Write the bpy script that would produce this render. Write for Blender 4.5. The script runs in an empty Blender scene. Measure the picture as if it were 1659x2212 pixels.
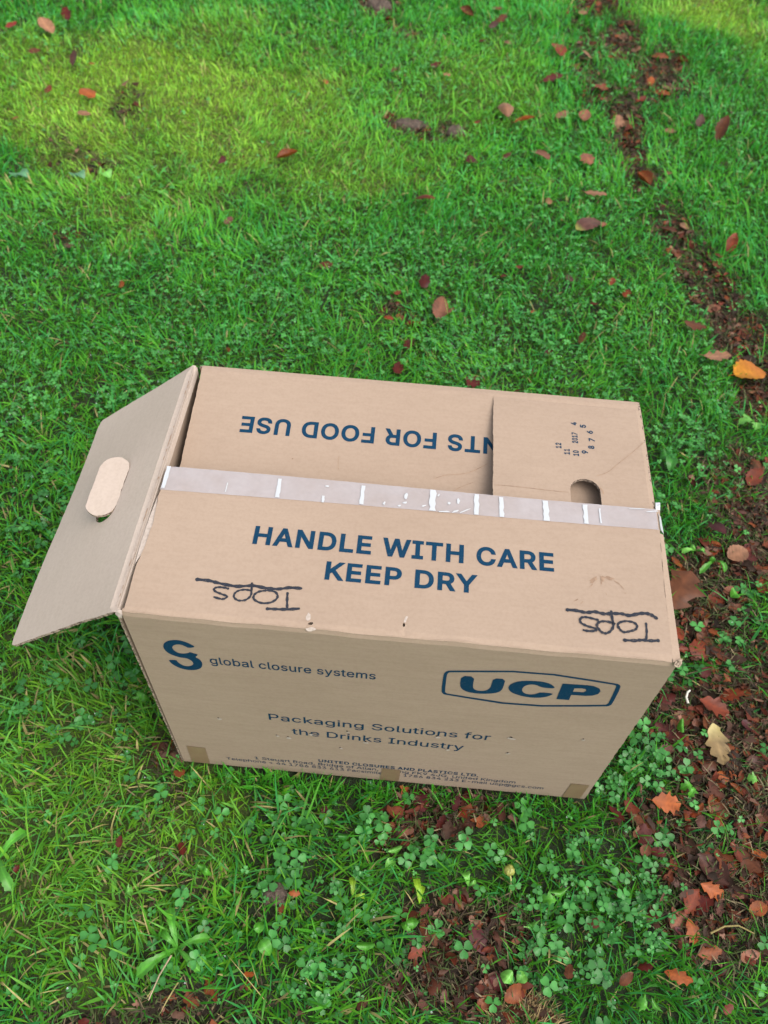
import bpy, math, json, random
import numpy as np
from mathutils import Vector, Matrix
from mathutils.geometry import delaunay_2d_cdt

scene = bpy.context.scene
R = math.radians

# ------------------------------------------------------------------ camera
cam_d = bpy.data.cameras.new("camera")
cam_d.sensor_fit = 'HORIZONTAL'; cam_d.sensor_width = 36.0
cam_d.lens = 36.0 * 1792.3 / 1659.0
cam_d.clip_start = 0.02; cam_d.clip_end = 300
cam_d.dof.use_dof = True
cam_d.dof.focus_distance = 1.02
cam_d.dof.aperture_fstop = 8.5
CAM = Vector((0.29186, -0.43389, 1.22634))
cam = bpy.data.objects.new("camera", cam_d)
cam.location = CAM
cam.rotation_euler = (0.650718, -0.0365124, 0.0822189)
scene.collection.objects.link(cam)
scene.camera = cam

# ------------------------------------------------------------------ overcast sky and weak sun
SUN_EL, SUN_AZ = 56.0, 122.0          # high, from the right and a little in front
world = bpy.data.worlds.new("World"); scene.world = world; world.use_nodes = True
wn = world.node_tree; wn.nodes.clear()
wo = wn.nodes.new('ShaderNodeOutputWorld'); bg = wn.nodes.new('ShaderNodeBackground')
sky = wn.nodes.new('ShaderNodeTexSky'); sky.sky_type = 'NISHITA'; sky.sun_disc = False
sky.sun_elevation = R(SUN_EL); sky.sun_rotation = R(SUN_AZ)
sky.air_density = 1.0; sky.dust_density = 4.0; sky.ozone_density = 1.0
hs = wn.nodes.new('ShaderNodeHueSaturation'); hs.inputs['Saturation'].default_value = 0.38
wn.links.new(sky.outputs[0], hs.inputs['Color']); wn.links.new(hs.outputs[0], bg.inputs[0])
bg.inputs[1].default_value = 0.15
wn.links.new(bg.outputs[0], wo.inputs[0])
sun_d = bpy.data.lights.new("sun", 'SUN'); sun_d.energy = 0.75; sun_d.angle = R(60)
sun_d.color = (1.0, 0.87, 0.76)
sun = bpy.data.objects.new("sun", sun_d); scene.collection.objects.link(sun)
sdir = Vector((math.sin(R(SUN_AZ)) * math.cos(R(SUN_EL)), math.cos(R(SUN_AZ)) * math.cos(R(SUN_EL)), math.sin(R(SUN_EL))))
sun.rotation_euler = sdir.to_track_quat('Z', 'Y').to_euler()
sun.location = (4, -2, 6)
scene.view_settings.view_transform = 'Standard'; scene.view_settings.look = 'None'
scene.view_settings.exposure = 0.86; scene.view_settings.gamma = 1.0
scene.cycles.use_denoising = True
scene.cycles.max_bounces = 8

# ------------------------------------------------------------------ data measured on the ground, metres
GL = json.loads(r'''{" ":[0.1878,[]],"+":[0.4531,[[198,34,198,364,255,364,255,34],[61,172,61,226,391,226,391,172]]],",":[0.1878,[[38,-119,68,71,137,71,84,-119]]],"-":[0.4531,[[337,244,337,188,114,188,114,244]]],".":[0.1878,[[95,-4,78,-1,63,9,53,24,50,41,53,59,63,73,78,83,95,87,113,83,128,73,138,59,141,41,138,24,128,9,113,-1]]],"0":[0.4531,[[227,-7,174,1,130,24,95,62,69,113,57,155,50,202,48,254,50,306,57,353,69,395,95,447,130,484,174,508,227,516,279,508,323,484,358,447,384,395,396,353,403,306,405,254,403,202,396,155,384,113,359,62,323,24,279,1],[227,50,261,56,290,74,313,103,330,144,340,194,344,254,340,314,330,365,313,405,290,435,261,453,227,460,192,453,163,435,140,405,123,365,113,314,109,254,113,194,123,144,140,103,163,74,192,56]]],"1":[0.4531,[[76,0,76,55,391,55,391,0],[276,509,276,0,212,0,212,448,209,448,86,358,86,427,198,509]]],"2":[0.4531,[[64,0,64,47,234,229,261,257,282,282,311,327,320,371,317,397,308,419,293,436,273,449,250,457,224,460,196,457,172,447,153,433,139,413,130,390,127,362,66,362,71,405,86,442,111,473,143,496,182,511,225,516,268,511,306,497,337,474,361,445,376,411,381,372,371,318,357,290,336,259,306,223,267,180,153,60,153,57,389,57,389,0]]],"3":[0.4531,[[218,-7,173,-3,133,10,98,30,70,57,52,91,44,132,109,132,115,107,126,87,144,71,165,59,219,50,248,53,275,61,297,74,315,93,325,116,329,145,326,172,316,196,299,217,275,234,242,244,201,248,157,248,157,299,288,448,288,452,70,452,70,509,372,509,372,461,211,278,211,289,264,288,308,276,344,253,371,222,387,186,393,145,387,103,370,66,344,36,309,12,266,-2]]],"4":[0.4531,[[40,105,40,158,247,509,311,509,109,166,109,163,413,163,413,105],[282,0,282,121,282,146,282,318,343,318,343,0]]],"5":[0.4531,[[221,-7,178,-2,140,11,108,32,83,60,66,93,60,130,122,130,127,108,138,89,173,60,221,50,250,53,276,64,298,82,314,104,324,131,328,162,324,193,314,221,297,244,275,262,248,273,218,277,167,268,128,246,67,253,96,509,366,509,366,452,151,452,134,301,136,301,178,325,229,334,263,330,294,321,321,306,345,285,364,260,379,231,388,199,391,163,385,117,369,76,343,41,309,15,268,-1]]],"6":[0.4531,[[226,-7,182,-1,142,15,109,40,84,74,69,115,64,162,68,199,80,239,102,285,137,340,252,509,322,509,151,261,145,261,165,288,196,307,235,314,278,309,316,295,346,271,370,240,384,201,389,157,384,112,368,73,343,39,310,14,271,-2],[226,48,254,52,279,63,299,79,314,101,324,128,327,157,324,187,314,213,299,235,279,251,254,262,226,265,198,262,174,252,153,235,138,214,128,188,125,158,128,128,138,102,153,79,174,63,198,52]]],"7":[0.4531,[[97,0,323,448,323,452,62,452,62,509,391,509,391,449,165,0]]],"8":[0.4531,[[226,-7,178,-2,136,11,101,33,74,62,57,96,52,135,55,166,65,195,81,220,101,241,125,256,153,265,153,267,119,282,93,308,76,342,70,380,75,417,90,450,114,477,146,498,184,511,226,516,269,511,306,498,337,477,361,450,377,417,382,380,376,342,359,308,333,282,300,267,300,265,327,256,351,241,372,220,387,195,397,166,401,135,395,96,378,62,352,33,317,11,275,-2],[226,49,258,52,285,60,307,74,323,91,333,113,337,139,333,165,322,189,305,208,283,223,256,232,226,235,196,232,169,223,147,208,130,189,119,165,115,139,119,113,129,91,145,74,167,60,195,52],[226,290,252,292,274,300,293,313,307,330,316,351,319,376,316,399,308,420,294,437,275,449,252,457,226,460,200,457,177,449,159,437,145,420,136,399,133,376,136,351,145,330,159,313,178,300,201,292]]],"9":[0.4531,[[226,516,271,510,310,494,343,468,368,434,384,393,389,347,385,309,373,270,350,224,315,168,200,0,130,0,301,248,307,248,287,221,257,202,218,195,175,199,137,214,106,237,83,269,68,307,64,352,69,397,85,436,110,469,143,494,182,510],[226,460,199,457,174,446,154,429,138,407,129,381,125,352,129,322,138,295,154,274,174,257,199,247,226,243,254,247,279,257,299,273,314,295,324,321,327,350,324,381,314,407,299,429,279,446,254,457]]],"@":[0.676,[[355,-135,307,-133,262,-126,221,-114,167,-88,122,-53,87,-8,61,46,50,87,43,131,40,179,43,226,50,269,61,309,87,363,123,408,167,444,220,470,260,482,303,489,349,492,394,489,435,482,472,469,522,442,562,407,594,366,617,319,631,268,635,215,631,142,615,76,599,49,579,28,551,15,517,11,476,17,441,36,429,50,423,68,420,68,408,48,388,30,361,17,326,13,285,18,251,35,224,62,204,96,192,137,188,182,193,226,207,265,228,297,257,322,291,338,330,343,360,340,385,331,404,319,416,306,419,306,419,335,474,335,474,110,476,91,485,74,499,63,518,59,540,63,557,76,568,97,576,127,580,166,581,215,577,259,567,301,548,339,523,373,490,402,450,424,402,438,347,442,292,438,242,424,199,402,164,372,135,334,115,289,102,236,98,178,102,119,115,66,135,21,165,-17,201,-46,246,-68,298,-81,357,-85,412,-80,458,-69,489,-59,504,-107,464,-120,411,-131],[329,65,359,68,382,78,400,95,412,118,419,148,422,185,419,221,411,249,399,269,381,282,358,289,331,292,305,288,283,277,265,260,252,239,242,185,251,125,262,101,279,81,301,69]]],"A":[0.4797,[[16,0,201,509,276,509,463,0,395,0,287,302,276,334,264,372,250,420,232,478,245,478,228,419,213,371,201,333,191,302,85,0],[110,142,110,199,370,199,370,142]]],"B":[0.4561,[[60,0,60,509,241,509,289,504,329,491,359,469,381,442,394,410,398,374,395,344,387,320,356,286,315,267,315,262,339,257,363,245,385,227,402,203,414,173,418,136,413,100,400,67,377,39,344,18,301,4,247,0],[125,57,245,57,296,63,330,80,349,105,355,137,352,161,342,184,327,203,306,218,279,228,248,231,125,231],[125,285,238,285,265,288,288,296,308,309,323,326,333,348,336,372,330,403,313,429,283,446,240,452,125,452]]],"C":[0.5101,[[267,-7,225,-3,186,7,150,25,119,49,92,79,70,115,53,157,44,203,40,254,44,305,53,352,70,393,92,429,119,459,150,484,186,501,225,512,267,516,305,513,340,504,373,490,402,471,427,447,448,418,463,385,473,348,408,348,389,395,357,428,315,449,267,456,223,450,184,432,150,403,125,364,109,314,103,254,109,194,125,145,151,105,184,76,223,59,267,53,315,60,357,81,389,114,408,160,473,160,463,124,448,91,428,62,402,38,373,19,341,5,305,-4]]],"D":[0.5022,[[219,0,96,0,96,57,215,57,272,63,318,81,354,110,379,149,394,198,399,255,394,312,379,361,354,399,320,428,275,446,221,452,93,452,93,509,225,509,273,505,315,495,353,478,399,441,433,391,449,351,458,306,462,255,458,205,449,159,433,119,411,83,384,54,351,31,312,14,268,3],[125,509,125,0,60,0,60,509]]],"E":[0.4186,[[60,0,60,509,372,509,372,452,125,452,125,286,355,286,355,229,125,229,125,57,375,57,375,0]]],"F":[0.41,[[60,0,60,509,369,509,369,452,125,452,125,278,346,278,346,221,125,221,125,0]]],"G":[0.5203,[[269,-7,225,-3,185,7,149,25,118,49,91,79,69,116,53,157,43,203,40,254,43,305,53,352,69,393,91,429,117,459,149,484,184,501,223,512,265,516,304,513,340,504,374,489,403,469,429,445,449,416,465,384,474,349,408,349,387,393,356,427,315,448,265,456,222,450,183,432,150,404,125,364,109,314,103,254,109,194,125,145,151,105,184,76,224,59,269,53,309,57,345,71,374,93,396,123,410,160,415,202,434,199,283,199,283,256,478,256,478,200,471,141,451,91,419,50,377,19,326,0]]],"H":[0.5169,[[60,0,60,509,125,509,125,289,392,289,392,509,457,509,457,0,392,0,392,232,125,232,125,0]]],"I":[0.3004,[[31,0,31,57,118,57,118,452,31,452,31,509,269,509,269,452,183,452,183,57,269,57,269,0]]],"J":[0.3964,[[185,-7,124,3,75,33,52,63,38,100,33,145,33,173,98,173,98,145,104,104,122,74,149,56,185,50,220,56,248,74,266,104,272,145,272,509,336,509,336,145,332,100,318,63,294,33,246,3]]],"K":[0.4667,[[104,145,104,216,139,261,174,303,212,344,364,509,448,509,231,276,228,276],[60,0,60,509,125,509,125,334,124,225,125,193,125,0],[372,0,188,259,228,309,449,0]]],"L":[0.393,[[60,0,60,509,125,509,125,57,361,57,361,0]]],"M":[0.6282,[[60,0,60,509,152,509,277,187,287,159,299,123,311,84,322,49,307,49,318,83,330,121,342,158,352,187,476,509,568,509,568,0,504,0,504,291,504,327,505,369,506,413,507,457,513,457,498,409,482,363,467,322,456,291,342,0,286,0,170,291,159,321,145,361,129,408,112,457,119,457,120,416,121,372,122,328,122,291,122,0]]],"N":[0.5234,[[60,0,60,509,136,509,343,183,363,151,388,107,414,55,405,54,401,108,399,157,399,195,399,509,463,509,463,0,387,0,202,290,177,331,148,381,130,413,108,452,119,454,122,384,124,328,125,291,125,0]]],"O":[0.5333,[[267,-7,225,-3,186,7,150,25,119,49,92,79,70,115,53,157,44,203,40,254,44,305,53,352,70,393,92,429,119,459,150,484,186,501,225,512,267,516,309,512,348,501,384,484,415,459,442,429,464,393,480,352,490,305,493,254,490,203,480,157,464,115,442,79,415,49,384,25,348,7,309,-3],[267,53,310,59,349,76,383,105,408,144,425,194,430,254,425,314,408,365,383,404,349,433,310,450,267,456,223,450,184,433,151,404,125,364,109,314,103,254,109,194,125,144,151,105,184,76,223,59]]],"P":[0.4445,[[60,0,60,509,235,509,289,503,332,487,366,462,390,430,404,391,409,348,404,304,390,265,366,233,332,207,289,191,235,186,109,186,109,242,233,242,269,246,297,256,318,272,333,294,342,319,344,348,342,376,333,402,318,423,297,439,268,449,232,452,125,452,125,0]]],"R":[0.449,[[60,0,60,509,236,509,290,504,333,489,367,465,390,433,405,395,409,352,405,309,390,271,367,240,333,217,289,203,236,198,96,198,96,255,234,255,269,258,298,267,319,281,334,300,342,324,345,352,342,380,334,405,319,425,298,440,269,449,233,452,125,452,125,0],[353,0,230,229,303,229,428,0]]],"S":[0.4466,[[224,-9,172,-4,128,9,91,31,64,60,46,96,38,137,104,137,110,110,123,88,142,71,166,59,224,49,257,52,286,60,311,74,329,92,341,114,346,139,342,161,332,179,296,205,245,222,184,239,128,260,86,289,60,326,52,372,58,413,75,448,102,476,138,498,180,511,227,516,275,511,316,498,351,476,377,449,394,415,401,378,337,378,326,412,302,437,267,453,225,459,194,456,167,448,145,435,129,418,118,398,115,376,119,352,131,334,169,308,212,293,264,279,312,264,359,238,395,198,405,171,408,139,403,99,386,64,360,34,323,11,278,-4]]],"T":[0.4486,[[32,452,32,509,417,509,417,452,257,452,257,0,193,0,193,452]]],"U":[0.5172,[[259,-8,203,-2,154,15,114,43,85,80,66,124,60,173,60,509,124,509,124,178,128,144,141,113,160,87,187,68,220,56,259,52,298,56,331,68,357,87,377,113,389,144,393,178,393,509,457,509,457,173,451,124,433,80,403,43,363,15,315,-2]]],"W":[0.6862,[[155,0,16,509,82,509,163,196,175,145,187,94,197,40,189,40,200,94,211,145,224,196,306,509,380,509,462,196,474,145,486,94,497,40,488,40,499,94,510,145,523,196,603,509,670,509,530,0,455,0,368,323,351,391,336,475,350,475,335,395,318,323,230,0]]],"Y":[0.4718,[[203,0,203,208,16,509,91,509,192,344,222,292,250,230,224,230,251,293,280,344,381,509,455,509,268,208,268,0]]],"a":[0.3892,[[160,-9,126,-5,94,5,68,22,48,45,35,73,30,108,34,138,43,161,58,179,78,193,125,211,178,220,209,224,234,227,265,235,273,243,276,255,276,257,267,297,240,322,220,329,196,331,149,322,118,301,100,274,41,291,57,322,79,346,104,364,133,375,194,384,239,379,286,360,306,343,322,320,333,290,337,251,337,0,277,0,277,52,272,52,252,25,215,1,190,-6],[170,45,202,49,228,59,248,74,263,93,272,115,276,138,276,190,259,182,231,176,200,171,175,168,134,159,103,139,95,124,92,105,102,72,130,52]]],"b":[0.4244,[[229,-8,198,-5,172,4,138,31,118,59,112,59,112,0,53,0,53,509,114,509,114,319,118,319,137,346,171,373,197,381,229,384,274,378,313,361,345,332,370,293,385,245,390,189,385,133,370,84,346,45,313,16,274,-2],[220,47,253,51,279,66,301,88,316,117,325,151,328,189,325,227,316,261,301,290,280,311,253,325,220,330,188,325,161,312,140,291,125,263,116,229,113,189,116,150,125,115,140,86,162,65,188,51]]],"c":[0.3957,[[207,-8,159,-2,117,16,82,46,56,85,40,133,34,187,40,243,56,291,82,330,117,360,159,378,207,384,260,377,305,356,340,322,362,277,303,262,290,289,270,311,242,325,207,330,173,325,145,310,124,287,108,258,99,224,96,187,99,151,108,117,124,89,145,66,173,51,207,46,243,52,271,66,292,89,304,117,363,102,341,56,306,21,261,-1]]],"d":[0.4244,[[195,-8,151,-2,111,16,79,45,55,84,39,133,34,189,39,245,55,293,79,332,112,361,151,378,196,384,228,381,253,373,287,346,306,319,311,319,311,509,372,509,372,0,313,0,313,59,307,59,287,31,252,4,227,-5],[205,47,236,51,263,65,284,86,299,115,309,150,312,189,309,229,300,263,284,291,263,312,237,325,205,330,172,325,145,311,124,290,108,261,99,227,96,189,99,151,109,117,124,88,145,66,172,51]]],"e":[0.4039,[[212,-8,161,-2,117,16,82,46,56,85,40,132,34,187,39,242,55,290,81,329,115,359,157,378,205,384,266,374,294,361,319,341,341,315,357,282,368,242,371,194,371,169,75,169,75,221,338,221,310,202,307,237,298,269,283,294,263,314,237,326,205,330,173,326,146,313,125,294,109,270,99,241,96,211,96,178,100,139,110,106,128,80,151,61,179,50,212,46,254,53,285,73,306,105,365,91,353,63,335,39,311,19,283,4,249,-5]]],"f":[0.2537,[[228,379,228,327,6,327,6,379],[81,0,81,432,84,461,96,486,113,505,135,519,187,530,222,527,243,521,227,468,215,472,195,474,171,470,154,460,145,443,142,419,142,0]]],"g":[0.4251,[[207,-151,168,-148,134,-140,105,-127,82,-110,51,-69,101,-41,122,-66,154,-88,178,-95,207,-97,249,-92,282,-75,304,-47,311,-6,311,68,306,68,287,41,252,16,227,8,195,5,152,10,113,27,80,53,55,90,39,136,34,191,39,246,55,293,80,332,112,361,152,378,196,384,228,382,253,373,288,346,308,319,313,319,313,379,372,379,372,-9,367,-54,350,-90,324,-117,291,-136,251,-147],[205,59,237,63,264,75,285,95,300,121,309,154,312,193,309,231,300,264,285,291,264,312,237,325,205,330,172,325,145,312,124,290,109,262,99,229,96,193,99,155,109,123,124,96,145,76,172,63]]],"h":[0.41,[[114,227,114,0,53,0,53,509,114,509,114,287,102,287,124,332,152,362,187,379,227,384,264,380,295,369,321,349,341,321,353,285,357,240,357,0,296,0,296,235,290,275,273,304,246,323,210,329,184,326,161,317,141,303,126,283,117,257]]],"i":[0.1666,[[53,0,53,379,114,379,114,0],[84,443,67,446,54,455,44,468,41,483,44,499,54,512,67,521,84,524,100,521,114,512,123,499,126,483,123,468,114,455,100,446]]],"k":[0.3807,[[110,137,110,212,121,212,284,379,360,379,184,199,177,199],[53,0,53,509,114,509,114,0],[294,0,148,186,191,229,372,0]]],"l":[0.1891,[[139,-2,101,3,74,20,58,47,53,84,53,509,114,509,114,99,115,77,120,62,130,54,146,52,160,53,170,54,181,3,162,-1]]],"m":[0.6098,[[53,0,53,379,112,379,112,295,108,295,118,323,132,346,172,376,219,386,257,380,287,361,309,331,321,295,312,295,322,321,337,343,381,375,407,383,437,386,468,383,497,372,522,354,541,328,553,296,557,255,557,0,496,0,496,254,490,289,473,313,447,326,419,330,395,328,374,320,345,290,335,247,335,0,274,0,274,260,269,288,253,311,229,326,199,330,158,320,140,307,126,289,117,266,114,238,114,0]]],"n":[0.4097,[[114,227,114,0,53,0,53,379,112,379,112,287,102,287,124,332,152,362,187,379,227,384,264,380,295,369,321,349,341,321,353,285,357,240,357,0,296,0,296,235,290,275,273,304,246,323,210,329,184,326,161,317,141,303,126,283,117,257]]],"o":[0.4152,[[207,-8,159,-2,117,16,82,46,56,85,40,133,34,187,40,243,56,291,82,330,117,360,159,378,207,384,256,378,299,360,333,330,359,291,376,243,381,187,376,133,359,85,333,46,299,16,256,-2],[207,46,242,51,270,66,292,89,307,117,316,151,319,187,316,224,307,258,292,287,270,310,242,325,207,330,173,325,145,310,124,287,108,258,99,224,96,187,99,151,108,117,124,89,145,66,173,51]]],"p":[0.4244,[[53,-143,53,379,112,379,112,319,118,319,137,346,171,373,197,381,229,384,274,378,313,361,345,332,370,293,385,245,390,189,385,133,370,84,346,45,313,16,274,-2,229,-8,198,-5,173,4,138,31,118,59,114,59,114,-143],[220,47,253,51,279,66,301,88,316,117,325,151,328,189,325,227,316,261,301,290,280,311,253,325,220,330,188,325,161,312,140,291,125,263,116,229,113,189,116,150,125,115,140,86,162,65,188,51]]],"r":[0.2591,[[53,0,53,379,112,379,112,321,115,321,130,347,152,367,181,380,213,385,229,384,243,384,243,322,230,324,207,326,182,323,159,315,140,301,126,284,117,262,114,237,114,0]]],"s":[0.365,[[182,-8,145,-5,112,3,84,18,62,38,45,63,36,94,94,107,105,79,124,60,150,49,181,45,217,50,244,62,262,81,268,103,265,121,254,136,237,147,212,155,149,170,104,186,72,208,53,237,47,274,51,305,65,332,87,354,115,370,149,381,187,384,223,381,254,372,279,358,299,339,324,290,268,277,258,298,243,316,219,328,187,333,156,329,131,317,114,299,109,277,112,258,124,243,144,232,172,223,229,209,275,194,306,171,325,142,331,107,326,75,312,47,290,24,260,6,223,-5]]],"t":[0.2274,[[204,379,204,327,6,327,6,379],[65,471,126,471,126,98,128,76,136,61,150,53,170,50,185,51,202,54,213,2,192,-3,168,-4,125,2,92,21,72,52,65,93]]],"u":[0.41,[[182,-5,146,-1,115,11,89,31,69,59,57,95,53,139,53,379,114,379,114,144,119,105,137,75,164,56,200,50,226,53,249,62,268,77,283,97,293,122,296,153,296,379,357,379,357,0,298,0,298,92,307,92,286,47,257,17,222,0]]],"y":[0.3892,[[47,-139,61,-86,71,-87,104,-89,130,-74,141,-58,151,-36,163,-1,17,379,84,379,165,155,187,87,206,21,184,21,202,87,224,155,305,379,371,379,204,-58,177,-107,139,-136,91,-145,65,-143]]]}''')
LOGO = json.loads('''{"S": [[[0.07186, 0.37452], [0.06754, 0.37988], [0.06152, 0.38486], [0.05433, 0.38751], [0.04649, 0.38604], [0.0398, 0.38165], [0.03517, 0.37463], [0.03343, 0.3672], [0.0339, 0.3601], [0.03663, 0.35335], [0.04033, 0.34947], [0.0451, 0.34671], [0.04915, 0.34471], [0.05436, 0.34443], [0.05858, 0.34339], [0.06197, 0.33975], [0.06337, 0.33437], [0.06265, 0.32947], [0.05938, 0.32538], [0.05459, 0.32308], [0.0503, 0.32415], [0.0465, 0.32818], [0.04425, 0.33344], [0.04398, 0.33716], [0.03402, 0.33558], [0.03553, 0.32887], [0.0385, 0.32276], [0.04306, 0.31788], [0.0488, 0.31455], [0.05583, 0.31362], [0.06328, 0.3155], [0.06926, 0.31982], [0.07289, 0.32672], [0.0743, 0.33369], [0.07389, 0.34022], [0.072, 0.34546], [0.06812, 0.34878], [0.06942, 0.35181], [0.07157, 0.35461], [0.07171, 0.35684], [0.06779, 0.35845], [0.0634, 0.36088], [0.06178, 0.35875], [0.05793, 0.35618], [0.05382, 0.35484], [0.04919, 0.35577], [0.04549, 0.35961], [0.04391, 0.36562], [0.0445, 0.3702], [0.04706, 0.37423], [0.05176, 0.37689], [0.05601, 0.37681], [0.05983, 0.374], [0.06353, 0.37026]]], "U": [[[0.37642, 0.3651], [0.39123, 0.36567], [0.39197, 0.34493], [0.39352, 0.33566], [0.39755, 0.33166], [0.40396, 0.33139], [0.40925, 0.33412], [0.4125, 0.34125], [0.41279, 0.34926], [0.41255, 0.36573], [0.42656, 0.36675], [0.427, 0.34747], [0.42636, 0.33773], [0.4225, 0.33042], [0.41322, 0.32583], [0.39928, 0.32353], [0.38763, 0.32565], [0.38059, 0.33133], [0.37703, 0.34182]]], "C": [[[0.48496, 0.3539], [0.47329, 0.35335], [0.46889, 0.35464], [0.46256, 0.35898], [0.45569, 0.35881], [0.45031, 0.35392], [0.44852, 0.34561], [0.45108, 0.33713], [0.45743, 0.33295], [0.46423, 0.3344], [0.46839, 0.33854], [0.47069, 0.34129], [0.48568, 0.34124], [0.48481, 0.33715], [0.47914, 0.33004], [0.46998, 0.32609], [0.4587, 0.32566], [0.44679, 0.32904], [0.43732, 0.33519], [0.43286, 0.34392], [0.43304, 0.35347], [0.43862, 0.36182], [0.44748, 0.36643], [0.45817, 0.36802], [0.46911, 0.36812], [0.47806, 0.36439], [0.48333, 0.35861]]], "P": [[[0.4911, 0.36772], [0.51815, 0.369], [0.52652, 0.36826], [0.53381, 0.36353], [0.53673, 0.35719], [0.5358, 0.34964], [0.5308, 0.34438], [0.52297, 0.34205], [0.51189, 0.34163], [0.50641, 0.34111], [0.50689, 0.32775], [0.49214, 0.32722]], [[0.50654, 0.35843], [0.51469, 0.36014], [0.51984, 0.3587], [0.52081, 0.35447], [0.51887, 0.35086], [0.50661, 0.34986]]], "F": [[[0.35612, 0.36097], [0.35658, 0.36778], [0.35882, 0.37307], [0.3627, 0.37536], [0.45517, 0.39217], [0.54961, 0.37925], [0.55373, 0.37642], [0.55617, 0.37073], [0.55765, 0.32643], [0.55621, 0.32207], [0.55255, 0.31856], [0.45469, 0.29876], [0.36321, 0.31288], [0.35966, 0.31544], [0.35738, 0.32155]], [[0.35986, 0.36234], [0.36037, 0.36703], [0.36145, 0.36998], [0.36379, 0.37136], [0.45449, 0.38847], [0.54643, 0.37582], [0.54979, 0.37436], [0.55111, 0.37029], [0.5531, 0.32878], [0.55229, 0.32526], [0.55008, 0.32276], [0.45681, 0.30336], [0.36575, 0.3164], [0.36268, 0.3184], [0.36149, 0.3234]]]}''')
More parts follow.
